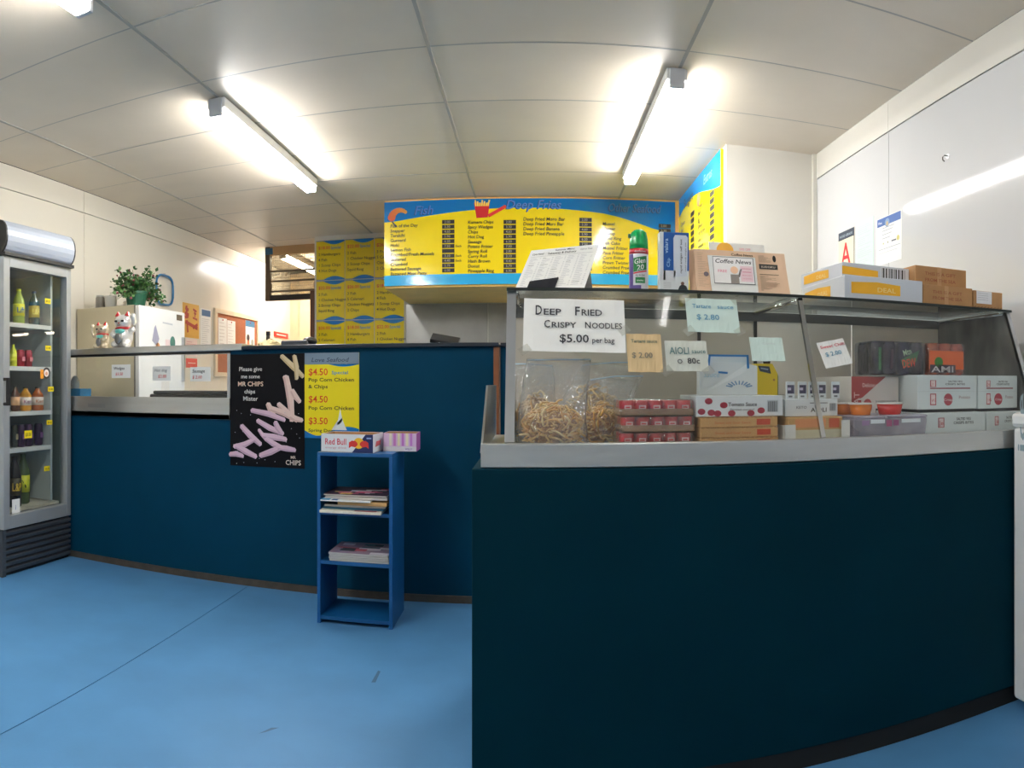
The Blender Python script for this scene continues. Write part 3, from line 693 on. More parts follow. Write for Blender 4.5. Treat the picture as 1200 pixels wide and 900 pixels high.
# white and red carton
def redp(p, w_, h_):
    p.poly([(0, h_), (w_*.72, h_), (w_*.22, h_*.66), (0, h_*.60)], col((168, 60, 60))); p.rect(0, 0, w_*.2, h_*.62, col((168, 60, 60)))
    p.layer().text('Delicious', w_*.22, h_*.83, h_*.09, col((236, 210, 205)), w=w_*.32).text('MEAT', w_*.16, h_*.35, h_*.14, col((226, 190, 186)), w=h_*.4, rot=PI/2)
    p.disc(w_*.33, h_*.52, h_*.085, col((176, 70, 76)), ry=h_*.12)
    p.text('BAKERS CHOICE', w_*.5, h_*.56, h_*.07, GREY, w=w_*.45)
    p.rect(w_*.5, h_*.08, w_*.97, h_*.48, INK); p.layer().rect(w_*.51, h_*.09, w_*.96, h_*.45, col((214, 214, 214)))
    p.layer(); barcode(p, w_*.70, h_*.12, w_*.2, h_*.24, c=col((110, 110, 110)))
carton('meat_carton', 'white carton with a dark red corner panel behind the sauce tubs', 1.012, 1.193, 2.012, 2.30, ZD+.0005, ZD+.207, mat('carton_warm', (222, 214, 208), .5), redp)
def crisp(p, w_, h_):
    two = h_ > .1
    b = h_*.55 if two else h_*.25
    s = h_ if two else h_*1.9
    p.rect(w_*.2, b+s*.10, w_*.30, b+s*.30, col((186, 80, 90))); p.layer().rect(w_*.215, b+s*.115, w_*.285, b+s*.285, col((236, 214, 214))).text('Je', w_*.222, b+s*.15, s*.13, RED)
    p.text('SALTED VEG', w_*.5, b+s*.24, s*.075, INK, w=w_*.24).text('CRISPS BITES', w_*.45, b+s*.16, s*.075, INK, w=w_*.34)
    if two:
        p.rect(w_*.2, b+s*.045, w_*.88, b+s*.08, col((150, 60, 74)))
        p.rect(w_*.2, h_*.12, w_*.30, h_*.46, col((186, 80, 90))); p.disc(w_*.5, h_*.28, h_*.16, col((176, 66, 80)), ry=h_*.18); p.text('Potato', w_*.68, h_*.3, h_*.13, col((176, 150, 150)), w=w_*.2)
        p.layer().rect(w_*.215, h_*.15, w_*.285, h_*.43, col((236, 214, 214))).text('VG', w_*.22, h_*.22, h_*.12, RED).text('Crisp', w_*.42, h_*.24, h_*.1, col((236, 214, 214)), w=w_*.16)
        p.rect(0, h_*.52, w_, h_*.528, col((190, 196, 196)))
cw = mat('carton_bluewhite', (218, 226, 226), .5, var=.03)
carton('crisp_carton', 'pale carton lying flat under the white printed cartons, beside the clamshell pack', 1.205, 1.452, 1.862, 2.2, ZD+.0005, ZD+.086, cw, crisp, group='pale printed cartons')
carton('crisp_carton', 'pale carton lying flat in the end of the case by the mottled panel', 1.458, 1.632, 1.862, 2.2, ZD+.0005, ZD+.084, cw, crisp, group='pale printed cartons')
carton('crisp_carton', 'tall pale printed carton under the orange drink cans', 1.202, 1.447, 1.905, 2.25, ZD+.097, ZD+.212, cw, crisp, group='pale printed cartons')
carton('crisp_carton', 'tall pale printed carton against the mottled end panel of the case', 1.453, 1.634, 1.905, 2.25, ZD+.095, ZD+.212, cw, crisp, group='pale printed cartons')
for x0, x1 in ((1.215, 1.437), (1.466, 1.622)):  # black strips put in for the shade between the stacked cartons
    tag(bx('shaded_gap_strip', BLACK, None, x0, 1.912, ZD+.0865 if x0 < 1.3 else ZD+.0845, x1, 2.2, ZD+.0965 if x0 < 1.3 else ZD+.0945), 'dark strip standing for the shaded gap between two stacked pale cartons' + (' beside the clamshell' if x0 < 1.3 else ' at the mottled end panel'), 'board')
# can packs on top
def drinkpack(label, x0, x1, n, rgb, marks, zz):
    t = thing('drink_pack', label, 'drink cans', ((x0+x1)/2, 2.06, zz), 0, None)
    w_ = x1-x0; r = w_/n/2
    for j in range(2):
        for i in range(n):
            c = G().lathe([(r*.8, 0), (r*.98, .006), (r*.98, .098), (r*.8, .108), (r*.8, .111)], 16, (-w_/2+r+2*r*i, -.055+j*.08, 0)).obj('can', mat('drink_%d_%d' % (rgb[0], i), (rgb[0]+8*(i % 2), rgb[1], rgb[2]+10*(i % 3)), .25, .3, var=.25, scale=30), t, smooth=True)
    G().box(-w_/2, -.055-r, .0, w_/2, .06, .112).obj('plastic_wrap', film('wrap_'+str(rgb[0]), (226, 226, 232), .08, .12, bump=.7, bscale=24, milk=.015), t, bevel=.01)
    p = Print((-w_/2, -.0555-r, 0), (1, 0, 0), (0, 0, 1)); marks(p, w_); p.obj('print', t)
def dewp(p, w_):
    p.poly([(w_*.50, .05), (w_*.86, .085), (w_*.80, .045), (w_*.55, .02)], col((70, 110, 80))); p.layer().text('DEW', w_*.54, .022, .04, col((214, 70, 60)), w=w_*.26, rot=.15).text('Mtn', w_*.56, .062, .03, col((190, 214, 180)), w=w_*.16, rot=.3)
    p.bar(w_*.12, .015, w_*.12, .09, .010, col((60, 110, 70))); p.bar(w_*.33, .02, w_*.35, .085, .010, col((80, 60, 70)))
def sunp(p, w_):
    p.rect(w_*.0, .02, w_*.92, .085, col((214, 96, 44))); p.layer().disc(w_*.25, .045, .018, col((50, 120, 40))); p.rect(w_*.02, .008, w_*.7, .036, col((54, 44, 60))); p.layer().text('AMI', w_*.06, .010, .03, col((200, 196, 200)), w=w_*.58)
drinkpack('shrink-wrapped pack of dark purple and green drink cans on the cartons', 1.075, 1.285, 4, (40, 34, 50), dewp, ZD+.2135)
drinkpack('shrink-wrapped pack of orange drink cans on the pale cartons', 1.295, 1.455, 3, (190, 84, 40), sunp, ZD+.2135)

# noodle bags
def noodle_bag(label, cx, cy_, w_, d_, hn, hb, seed, n=240, lean_=0.0, rz=0.0):
    r = random.Random(seed)
    t = thing('noodle_bag', label, 'bag', (cx, cy_, ZD+.001), rz, 'clear bags of fried noodles')
    g = G()
    for k in range(n):
        a = r.uniform(0, 2*PI); q = math.sqrt(r.random())*.8
        x, y = q*math.cos(a)*w_/2, q*math.sin(a)*d_/2
        zt = hn*(1-.75*q*q)
        z = max(.006, zt*(r.random()**.4))
        d = r.uniform(0, 2*PI); pts = []; L_ = r.uniform(.025, .05); m_ = 7; cur = r.uniform(-2.6, 2.6); el = r.uniform(-1.6, 1.6)
        for i in range(m_):
            lim = ((x/(w_/2))**2+(y/(d_/2))**2)
            pts.append((x, y, z)); d += cur*.25+r.uniform(-.3, .3)
            if lim > .85: d = math.atan2(-y, -x)+r.uniform(-.5, .5)
            x += math.cos(d)*L_/m_*1.6; y += math.sin(d)*L_/m_*1.6; z = min(max(.004, z+el*L_/m_), hn*(1.06-.7*lim)+.008); el = el*.7+r.uniform(-.8, .8)
        g.tube(pts, r.uniform(.0022, .0034), 5, r.choice((0, 0, 1, 2)), cap=True)
    o = g.obj('noodles', [mat('noodle_a', (246, 200, 112), .45, var=.15, scale=60), mat('noodle_b', (230, 172, 84), .45, var=.15, scale=60), mat('noodle_c', (250, 220, 150), .45, var=.1, scale=60)], t, smooth=True); o['kind'] = 'stuff'
    # core so the heap is not see-through
    G().ball((0, 0, hn*.43), (w_*.40, d_*.40, hn*.42), 18, 10).obj('noodle_core', mat('noodle_core', (176, 122, 58), .6, var=.5, scale=120, bump=1.0, bscale=160), t, smooth=True)
    # crumpled clear bag pinched to a flat seal
    n1, n2 = 28, 14; vs = []
    for j in range(n2+1):
        f = j/n2; z = hb*f
        wx = w_/2*(1.03 if f < .45 else 1.03-.10*(f-.45)); dy = d_/2*(1.04*(1-max(0, f-.3)/.7)**.8+.015)
        for i in range(n1):
            q = 2*PI*i/n1
            e = 2.6
            sx = math.copysign(abs(math.cos(q))**(2/e), math.cos(q)); sy = math.copysign(abs(math.sin(q))**(2/e), math.sin(q))
            k = .004*math.sin(7*q+seed+5*f)+r.uniform(-.002, .002)
            sh = lean_*max(0, f-.4)
            vs.append((sx*(wx+k)+sh*.6, sy*(dy+k*.8)+abs(sh)*.15, max(.001, z+.006*math.sin(3*q+seed)*f)))
    fs = [(j*n1+i, j*n1+(i+1) % n1, (j+1)*n1+(i+1) % n1, (j+1)*n1+i) for j in range(n2) for i in range(n1)]
    fs.append(tuple(range(n1))[::-1])
    G().add(vs, fs).obj('bag_film', BAGF, t, smooth=True)
    s0 = vs[n2*n1+n1//2]; s1 = vs[n2*n1]
    G().tube([s0, ((s0[0]+s1[0])/2, (s0[1]+s1[1])/2, max(s0[2], s1[2])), s1], .0022, 6).obj('zip_seal', mat('zip_blue', (170, 200, 226), .3), t, smooth=True)
noodle_bag('big clear zip bag of golden fried noodles at the front of the case', .056, 1.945, .185, .135, .125, .25, 3, 360, .04)
noodle_bag('clear zip bag of fried noodles between the big bag and the red cans', .205, 2.13, .17, .12, .115, .20, 8, 260, .16)
noodle_bag('clear bag of fried noodles against the end glass behind the big bag', .003, 2.12, .12, .12, .15, .24, 12, 240, .0)
noodle_bag('clear bag of fried noodles slumped at the back of the case', .20, 2.31, .22, .13, .17, .25, 21, 260, .2)

# ================================================================== THINGS ON TOP OF THE CASE
ZT = 1.3575
# price list on black stand
al = math.radians(-28)
t = thing('menu_stand', 'black stand holding printed white price lists on the glass top', 'menu stand', (-.072, 2.15, ZT), al)
W = .245; LH = .205; le = math.radians(38)
vd = Vector((0, math.sin(le), math.cos(le)))
G().prism([(.03, .02, .004), (W-.03, .02, .004), Vector((W-.03, .02, 0))+vd*.17, Vector((.03, .02, 0))+vd*.17], (0, .004, -.003)).obj('back_plate', BLACK, t)
G().prism([(W-.055, .02, 0), (W-.05, .15, 0), (W-.055, .15, 0), Vector((W-.055, .02, 0))+vd*.15], (.03, 0, 0)).prism([(.03, .02, 0), (.03, .15, 0), Vector((.03, .02, 0))+vd*.15], (.03, 0, 0)).obj('strut', BLACK, t)
for i in range(4):
    o = Vector((.0008*i, .012-.0012*i, .004))
    sh = G().prism([o, o+Vector((W, 0, 0)), o+Vector((W, 0, 0))+vd*LH, o+vd*LH], (0, .0006, -.0005)).obj('price_sheet', PAPER, t)
p = Print(o+Vector((0, 0, 0)), (1, 0, 0), vd, lift=.0008)
p.text('Summer Menu', W*.38, LH*.93, .011, INK, w=W*.28).text('Takeaway & Delivery', W*.28, LH*.86, .013, INK, w=W*.42).text('Care Hotel', W*.05, LH*.87, .012, INK, w=W*.17).text('Call or Text', W*.75, LH*.9, .010, GREY, w=W*.17)
p.rect(W*.04, LH*.825, W*.95, LH*.829, GREY)
r = random.Random(5)
for c in range(5):
    for i in range(22):
        a = W*(.05+c*.185); p.rect(a, LH*(.78-i*.031), a+W*r.uniform(.05, .12), LH*(.786-i*.031), INK if r.random() < .12 else col((170, 172, 180)))
        if r.random() < .8: p.rect(a+W*.14, LH*(.78-i*.031), a+W*.16, LH*(.786-i*.031), col((160, 162, 170)))
p.obj('print', t)
G().prism([Vector((W*.20, .004, 0)), Vector((W*.60, .004, 0)), Vector((W*.60, .004, 0))+vd*.066, Vector((W*.20, .004, 0))+vd*.058], (0, -.003, .002)).obj('front_lip', mat('lip_black', (30, 30, 36), .3), t)
G().box(.0, .0, -.0, W, .15, .004).obj('foot', BLACK, t)
# air freshener can
q = atY(748.5, 340, 2.07)
t = thing('spray_can', 'green-capped white and purple spray can on the glass top', 'spray can', (q.x, 2.07, ZT))
G().lathe([(.027, 0), (.0295, .004), (.0295, .126), (.026, .134)], 28).obj('can_body', mat('spray_white', (226, 226, 232), .25, var=.02), t, smooth=True)
G().lathe([(.0298, .118), (.0298, .134)], 28).obj('red_band', mat('spray_red', (206, 50, 60), .3), t, smooth=True)
G().add([(v[0], v[1], v[2]) for v in []], [])
g = G()
prof = [(.0290, .134), (.0290, .150), (.0275, .168), (.0235, .186), (.014, .194)]
g.lathe(prof, 28); capo = g.obj('cap', mat('spray_green', (14, 160, 84), .25), t, smooth=True)
G().box(-.033, -.006, .170, -.018, .006, .182).obj('nozzle', mat('spray_green_dark', (10, 100, 56), .3), t, bevel=.002)
def curved(name, t, a0, a1, z0, z1, m, r=.0300, skew=0.0, n=10):
    vs = []; 
    for k in (0, 1):
        for i in range(n+1):
            f = i/n; a = a0+(a1-a0)*f; vs.append((r*math.sin(a), -r*math.cos(a), (z0, z1)[k]+skew*f))
    return G().add(vs, [(i, i+1, n+2+i, n+1+i) for i in range(n)]).obj(name, m, t, smooth=True)
curved('purple_side', t, -1.7, -.75, .004, .117, mat('spray_purple', (92, 74, 140), .3), .02985)
curved('label', t, -.72, .75, .062, .104, mat('label_green', (14, 122, 60), .3), .0300, .008)
curved('red_line', t, -.72, .75, .056, .060, mat('label_red', (214, 40, 50), .3), .0300, .008)
curved('green_box', t, -.5, .55, .028, .046, mat('label_green', (14, 122, 60), .3), .0300, 0)
curved('purple_foot', t, -.75, .1, .004, .022, mat('spray_purple', (92, 74, 140), .3), .0300, 0)
def wraptext(name, t, s, a0, z, h, arc, m, r=.0303, slope=0.0):
    vs, fs, x1 = text_geo(s, 0.0); 
    pts = [(r*math.sin(a0+arc*x/x1), -r*math.cos(a0+arc*x/x1), z+y*h+slope*x/x1) for x, y in vs]
    me = bpy.data.meshes.new(name); me.from_pydata(pts, [], fs); me.materials.append(m); o = bpy.data.objects.new(name, me); C.objects.link(o); o.parent = t
wraptext('lettering', t, 'Glen', -.62, .085, .022, 1.2, WHT, slope=.006)
wraptext('lettering', t, '20', -.35, .067, .022, .75, WHT, slope=.004)
wraptext('lettering', t, 'disinfectant', -.6, .1225, .008, 1.2, WHT)
wraptext('lettering', t, 'ALL IN ONE', -.5, .049, .008, 1.0, col((60, 80, 70)))
wraptext('lettering', t, 'country', -.35, .034, .008, .7, WHT)
# test kit box
q = atY(773, 341, 2.06)
t = thing('test_kit_box', 'blue and white rapid test kit box standing beside the spray can', 'box', (q.x, 2.06, ZT))
G().box(0, 0, 0, .092, .035, .19).obj('carton_body', CARDW, t, bevel=.0015)
p = Print((0, 0, 0), (1, 0, 0), (0, 0, 1))
p.rect(.012, .072, .092, .19, col((10, 84, 160)))
p.rect(.0, 0, .092, .014, col((20, 128, 128)))
p.layer().poly([(.044, .052), (.086, .056), (.089, .175), (.083, .182), (.048, .182), (.043, .172)], col((214, 220, 230)))
p.rect(.012, .042, .05, .072, col((226, 228, 232))); p.rect(.012, .042, .018, .072, col((60, 150, 90)))
p.layer().text('valara', .026, .125, .016, col((176, 206, 236)), w=.045, rot=-PI/2+PI).text('Clip', .032, .082, .014, col((150, 190, 230)), w=.028, rot=PI/2)
p.text('rapid antigen self test', .070, .064, .009, INK, w=.106, rot=PI/2).text('nasal swab single use', .083, .07, .006, GREY, w=.09, rot=PI/2)
p.disc(.072, .033, .0055, col((120, 90, 80))); p.poly([(.058, .014), (.088, .014), (.084, .025), (.076, .029), (.068, .029), (.062, .024)], col((40, 48, 54)))
for i in range(4): p.rect(.012, .034-i*.005, .036, .0352-i*.005, col((170, 172, 176)))
p.obj('print', t)
# newspaper stand
a = atY(815, 341, 2.06); b = atY(922, 343, 2.06)
t = thing('newspaper_stack', 'stack of peach newspapers with a Coffee News front card in a holder', 'newspapers', (a.x, 2.07, ZT+.0003))
W = b.x-a.x; vd = Vector((0, .30, 1)).normalized(); H = .148
PEACH = mat('newsprint_peach', (232, 196, 164), .75, var=.04, scale=20)
for i in range(7):
    n = 10; o = Vector((-.004*(6-i)*.6+.0, -.0042*i, .0055)); pts = []
    for k in range(n+1):
        f = k/n; pts.append(o+Vector((W*f, -.022*max(0, f-.75)**2*12*.3, 0)))
    g = G(); vs = []
    for f in (0, 1):
        for k in range(n+1):
            for z in (0, .25, .5, .75, 1):
                pt = pts[k]+vd*(H*z-.0015*(i % 3))+Vector((.02*(1-z)**2*max(0, k/n-.7), 0, 0))+Vector((0, .0028*f, 0))
                vs.append(pt)
    N5 = 5*(n+1); fs = []
    for f in (0, 1):
        for k in range(n):
            for z in range(4): q0 = f*N5+k*5+z; fs.append((q0, q0+5, q0+6, q0+1))
    for k in range(n): fs.append((k*5, k*5+5, N5+k*5+5, N5+k*5)); fs.append((k*5+4, k*5+9, N5+k*5+9, N5+k*5+4))
    for z in range(4): fs.append((z, z+1, N5+z+1, N5+z)); fs.append((n*5+z, n*5+z+1, N5+n*5+z+1, N5+n*5+z))
    g.add(vs, fs).obj('newspaper', PEACH, t)
p = Print(o+Vector((0, -.0008, 0)), (1, 0, 0), vd, lift=.0012)
p.text('Coffee News', W*.40, H*.88, .012, INK, w=W*.24)
p.rect(W*.70, H*.60, W*.91, H*.72, col((60, 56, 52))); p.rect(W*.70, H*.47, W*.93, H*.48, INK)
p.disc(W*.88, H*.86, .006, INK, ry=.012)
for i in range(18): p.rect(W*.70, H*(.43-i*.02), W*(.72+.2*random.random()), H*(.436-i*.02), col((150, 126, 108)))
for i in range(8): p.rect(W*.70, H*(.92-i*.022), W*(.74+.1*random.random()), H*(.926-i*.022), col((150, 126, 108)))
for i in range(20): p.rect(W*.03, H*(.9-i*.04), W*(.06+.1*random.random()), H*(.906-i*.04), col((176, 146, 124)))
p.disc(W*.115, H*.42, .008, col((110, 100, 110)))
p.layer().text('SUDOKU', W*.72, H*.635, .009, col((226, 206, 186)), w=W*.16)
p.obj('print', t)
cd_ = G().prism([o+Vector((W*.16, -.004, .0)), o+Vector((W*.66, -.004, 0)), o+Vector((W*.66, -.004, 0))+vd*H*.86, o+Vector((W*.14, -.004, 0))+vd*H*.86], (0, -.002, 0)).obj('front_card', PAPER, t)
p = Print(o+Vector((W*.15, -.0065, 0)), (1, 0, 0), vd, lift=.0006)
cw_, ch = W*.5, H*.86
p.rect(cw_*.08, ch*.24, cw_*.97, ch*.975, col((96, 92, 92))); p.layer().rect(cw_*.09, ch*.26, cw_*.955, ch*.96, col((246, 242, 240))); p.layer()
p.rect(cw_*.66, ch*.32, cw_*.94, ch*.74, col((246, 214, 220)))
p.text('Coffee News', cw_*.12, ch*.80, ch*.16, col((70, 66, 72)), w=cw_*.80, shear=.2)
p.disc(cw_*.53, ch*.62, ch*.10, col((250, 206, 170))); p.poly([(cw_*.44, ch*.26), (cw_*.62, ch*.26), (cw_*.62, ch*.50), (cw_*.44, ch*.50)], col((150, 140, 132))); p.bar(cw_*.62, ch*.44, cw_*.68, ch*.66, .006, col((110, 104, 100)))
p.text('FREE', cw_*.17, ch*.55, ch*.1, col((236, 150, 170)), w=cw_*.2)
for i in range(4): p.rect(cw_*.70, ch*(.66-i*.09), cw_*.9, ch*(.68-i*.09), col((226, 140, 160)))
p.obj('print', t)
G().box(-.01, -.03, 0, W+.006, .07, .002).box(-.01, .004, 0, W*.98, .007, .12, M=Matrix.Rotation(-.28, 4, 'X')).obj('holder', film('acrylic', (236, 240, 240), .08, .05), t)
q = atY(838, 290, 2.12)
t = thing('promo_card', 'white promotional card with an orange round spot behind the newspapers', 'card', (q.x, 2.152, ZT+.002))
G().prism([(0, 0, 0), (.20, 0, 0), (.195, .05, .195), (.0, .05, .195)], (0, .0015, 0)).obj('sheet', PAPER, t)
p = Print((0, 0, 0), (1, 0, 0), (0, .05, .195), lift=.0008)
p.disc(.055, .172, .03, col((246, 182, 70))); p.text('50% OFF', .105, .176, .012, col((240, 170, 180)), w=.04).text('scan here', .105, .164, .009, col((236, 150, 190)), w=.035)
p.obj('print', t)
# cartons on top
def ylw(p, w_, h_):
    p.poly([(w_*.08, h_*.25), (w_*.70, h_*.25), (w_*.70, h_*.70), (w_*.4, h_*.78), (w_*.08, h_*.72)], col((240, 178, 40))); p.layer().text('DEAL', w_*.40, h_*.36, h_*.28, col((246, 216, 140)), w=w_*.24)
def side_print(t, w_, d_, h_, f):
    p = Print((-w_/2, d_/2, 0), (0, -1, 0), (0, 0, 1)); f(p, d_, h_); p.obj('side_print', t)
cg = mat('carton_cool', (206, 210, 218), .5, var=.03)
t = carton('food_carton', 'white carton with yellow bands lying on the glass top under another', .976, 1.276, 1.99, 2.35, ZT+.0005, ZT+.078, cg, ylw, group='white cartons with yellow bands'); side_print(t, .30, .36, .0775, lambda p, w_, h_: ylw(p, w_, h_))
def ylb(p, w_, h_):
    p.poly([(0, h_*.3), (w_*.52, h_*.25), (w_*.52, h_*.66), (0, h_*.78)], col((240, 178, 40))); p.rect(w_*.56, h_*.06, w_*.99, h_*.94, col((226, 228, 232))); p.layer(); barcode(p, w_*.58, h_*.1, w_*.36, h_*.78, 14)
t = carton('food_carton', 'white carton with yellow band and barcode lying on a like carton', 1.0, 1.278, 2.09, 2.40, ZT+.079, ZT+.137, cg, ylb, group='white cartons with yellow bands', rz=math.radians(4)); side_print(t, .28, .31, .064, lambda p, w_, h_: ylw(p, w_, h_))
def brn(p, w_, h_):
    p.text('THIS IS A GIFT', w_*.18, h_*.58, h_*.22, col((150, 84, 54)), w=w_*.6).text('FROM THE SEA', w_*.18, h_*.28, h_*.22, col((150, 84, 54)), w=w_*.6); p.rect(w_*.42, 0, w_*.5, h_, col((190, 148, 106)))
carton('brown_carton', 'brown carton with red print resting on other cartons by the white wall', 1.29, 1.515, 2.06, 2.33, ZT+.0715, ZT+.147, CARD, brn, group='brown cartons')
carton('brown_carton', 'brown carton with red print on the glass top beside the yellow-banded carton', 1.282, 1.495, 1.995, 2.38, ZT+.0005, ZT+.0705, CARD, brn, group='brown cartons')
def lab(p, w_, h_):
    p.rect(w_*.1, h_*.28, w_*.62, h_*.98, col((232, 232, 234)))
    p.layer()
    for i in range(4): p.rect(w_*.14, h_*(.85-i*.12), w_*.5, h_*(.87-i*.12), col((170, 172, 180)))
    for i in range(9): p.bar(w_*i/9, h_*.04, w_*(i+.8)/9, h_*.12, .003, col((130, 92, 58)))
carton('brown_carton', 'small brown carton with a white address label at the end of the glass top', 1.50, 1.637, 1.995, 2.36, ZT+.0005, ZT+.066, CARD, lab, group='brown cartons')

# ================================================================== RIGHT WALL PAPERS
def wallsheet(name, label, cat, x0, y0, x1, y1, X, m, right=True):
    """corner pixels top-left(x0,y0), bottom right(x1,y1) on a side wall"""
    a = atX(x0, y0, X); b = atX(x1, y1, X)
    return a, b
def rwall(name, label, cat, pl, pr, ztop, zbot, m):
    ya = atX(pl, 300, XR).y; yb = atX(pr, 300, XR).y
    t = thing(name, label, cat, (XR, ya, zbot))
    w_, h_ = ya-yb, ztop-zbot
    G().box(-.0015, -w_, 0, -.0002, 0, h_).obj('sheet', m, t)
    return t, Print((-.0015, 0, 0), (0, -1, 0), (0, 0, 1)), w_, h_
zt = atX(992, 270, XR).z; zb_ = atX(992, 318, XR).z
t, p, W, H = rwall('grade_certificate', 'food grade certificate with a big red letter A on the right wall', 'certificate', 983, 1001.5, zt, zb_, mat('cert_cream', (240, 232, 200), .5))
p.rect(0, H*.80, W, H, col((40, 54, 70))); p.rect(W*.965, 0, W, H, col((40, 54, 70))); p.layer().text('FOOD GRADE', W*.08, H*.86, H*.08, col((170, 186, 196)), w=W*.8).text('A', W*.18, H*.15, H*.80, RED, w=W*.60); p.obj('print', t)
t, p, W, H = rwall('wall_notice', 'plain white printed notice beside the letter A certificate', 'notice', 1003, 1024, atX(1013, 258, XR).z, atX(1013, 320, XR).z, PAPERG)
for i in range(22):
    if i % 6 != 5: p.rect(W*.12, H*(.9-i*.036), W*(.5+.4*random.random()), H*(.907-i*.036), col((184, 194, 196)))
p.obj('print', t)
t, p, W, H = rwall('wall_notice', 'white notice with a blue heading bar and crest on the right wall', 'notice', 1027, 1057, atX(1042, 252, XR).z, atX(1042, 308, XR).z, PAPER)
p.rect(W*.05, H*.82, W*.97, H*.99, col((48, 92, 160))); p.layer().disc(W*.45, H*.86, W*.09, col((120, 150, 186)), ry=H*.09).text('Fire', W*.1, H*.87, H*.08, WHT, w=W*.14); p.layer().disc(W*.45, H*.84, W*.035, col((196, 170, 110)), ry=H*.05)
for i, b in enumerate((.76, .70, .62, .54)): p.rect(W*.25, H*b, W*(.72-.05*i), H*(b+.012), col((150, 156, 170)))
p.bar(W*.62, H*.44, W*.8, H*.44, .008, col((90, 96, 106))).disc(W*.87, H*.46, W*.05, col((200, 190, 110))).disc(W*.3, H*.44, W*.02, col((180, 180, 120))).disc(W*.48, H*.44, W*.02, col((150, 150, 120)))
p.rect(W*.1, H*.32, W*.95, H*.33, col((150, 156, 170))); p.rect(W*.1, H*.24, W*.85, H*.25, col((190, 194, 200))); p.obj('print', t)
q = atX(1111, 183, XR)
t = thing('wall_hook', 'small screw hook in the white wall above the boxes', 'hook', q)
G().tube([(.0, 0, 0), (-.02, 0, 0), (-.03, 0, -.01), (-.03, .0, -.022), (-.02, 0, -.028)], .003, 8).obj('hook', mat('hook_dark', (70, 64, 58), .4, .6), t, smooth=True)
G().lathe([(.011, -.002), (.011, .002)], 12).obj('plate', ALU, t).rotation_euler = (0, PI/2, 0)
# white cabinet at the right edge
t = thing('white_bin', 'tall white lidded cabinet against the right wall at the counter end', 'cabinet', (1.655, 1.40, 0))
G().box(-.178, -.34, .03, .14, .345, .935).obj('body', WHITE, t, bevel=.012, )
G().box(-.184, -.346, .935, .143, .35, .985).obj('lid', WHITE, t, bevel=.014)
G().box(-.13, -.32, 0, .13, .325, .03).obj('base', KBLACK, t)
p = Print((-.178, .30, .40), (0, -1, 0), (0, 0, 1)); p.text('ice', .02, .45, .06, col((150, 170, 176)), w=.20, rot=PI/2).text('COLD', .05, -.26, .05, col((190, 60, 60)), w=.16); p.obj('lettering', t)

# ================================================================== DRINKS FRIDGE
FX = -2.67; FY0, FY1 = 2.71, 3.325
t = thing('drinks_fridge', 'tall glass-door drinks fridge with silver header and black grille', 'fridge', (FX, FY0, 0))
D = .565; Wd = FY1-FY0
g = G()
g.box(-D, 0, .03, -.05, .035, 1.815).box(-D, Wd-.035, .03, -.05, Wd, 1.815).box(-D, 0, .03, -D+.03, Wd, 1.815).box(-D, 0, 1.77, -.05, Wd, 1.815).box(-D, 0, .03, -.05, Wd, .33)
g.obj('cabinet', mat('fridge_grey', (120, 124, 126), .35, var=.03), t)
G().box(-D+.031, .036, .331, -.06, Wd-.036, 1.769).obj('liner', mat('fridge_liner', (86, 98, 92), .45), t)
bpy.data.objects.remove(bpy.data.objects['liner'])
LIN = mat('fridge_liner', (92, 104, 98), .45)
G().box(-D+.03, .035, .33, -D+.036, Wd-.035, 1.77).box(-D+.03, .035, .33, -.06, .039, 1.77).box(-D+.03, Wd-.039, .33, -.06, Wd-.035, 1.77).obj('liner', LIN, t)
# header
prof = []
for i in range(11):
    a = -PI/2+PI*i/10; prof.append((-.02+.055*math.cos(a)*1.0, 1.9075+.0925*math.sin(a)))
pts = [(-D, 0, 1.815)]+[(x, 0, z) for x, z in prof]+[(-D, 0, 2.0)]
G().prism([(x, .012, z) for x, _, z in pts], (0, Wd-.024, 0)).obj('header', mat('header_silver', (186, 194, 208), .4, .1, var=.02), t)
G().prism(pts, (0, .012, 0)).obj('header_cheek', BLACK, t); G().prism([(x, Wd-.012, z) for x, _, z in pts], (0, .012, 0)).obj('header_cheek', BLACK, t)
G().box(-.06, 0, 1.80, .022, Wd, 1.818).obj('header_rim', BLACK, t)
# door
zd0, zd1 = .262, 1.80
dr = G().box(-.045, .012, zd0, 0, .062, zd1).box(-.045, Wd-.045, zd0, 0, Wd-.004, zd1).box(-.045, .062, zd0, 0, Wd-.045, zd0+.075).box(-.045, .062, zd1-.06, 0, Wd-.045, zd1).obj('door', mat('door_frame_silver', (172, 176, 178), .35, .4, var=.02), t, bevel=.003)
G().box(-.03, .06, zd0+.07, -.026, Wd-.043, zd1-.055).obj('pane', GLASSR, dr)
G().box(-.044, .062, zd0+.075, -.038, .068, zd1-.06).obj('gasket', BLACK, dr)
hz = 1.08-(459-450)/800*3.8
G().box(0, .004, hz+.06, .035, .03, hz+.078).box(0, .004, hz-.078, .035, .03, hz-.06).box(.022, .004, hz-.078, .036, .03, hz+.078).obj('handle', BLACK, dr, bevel=.004)
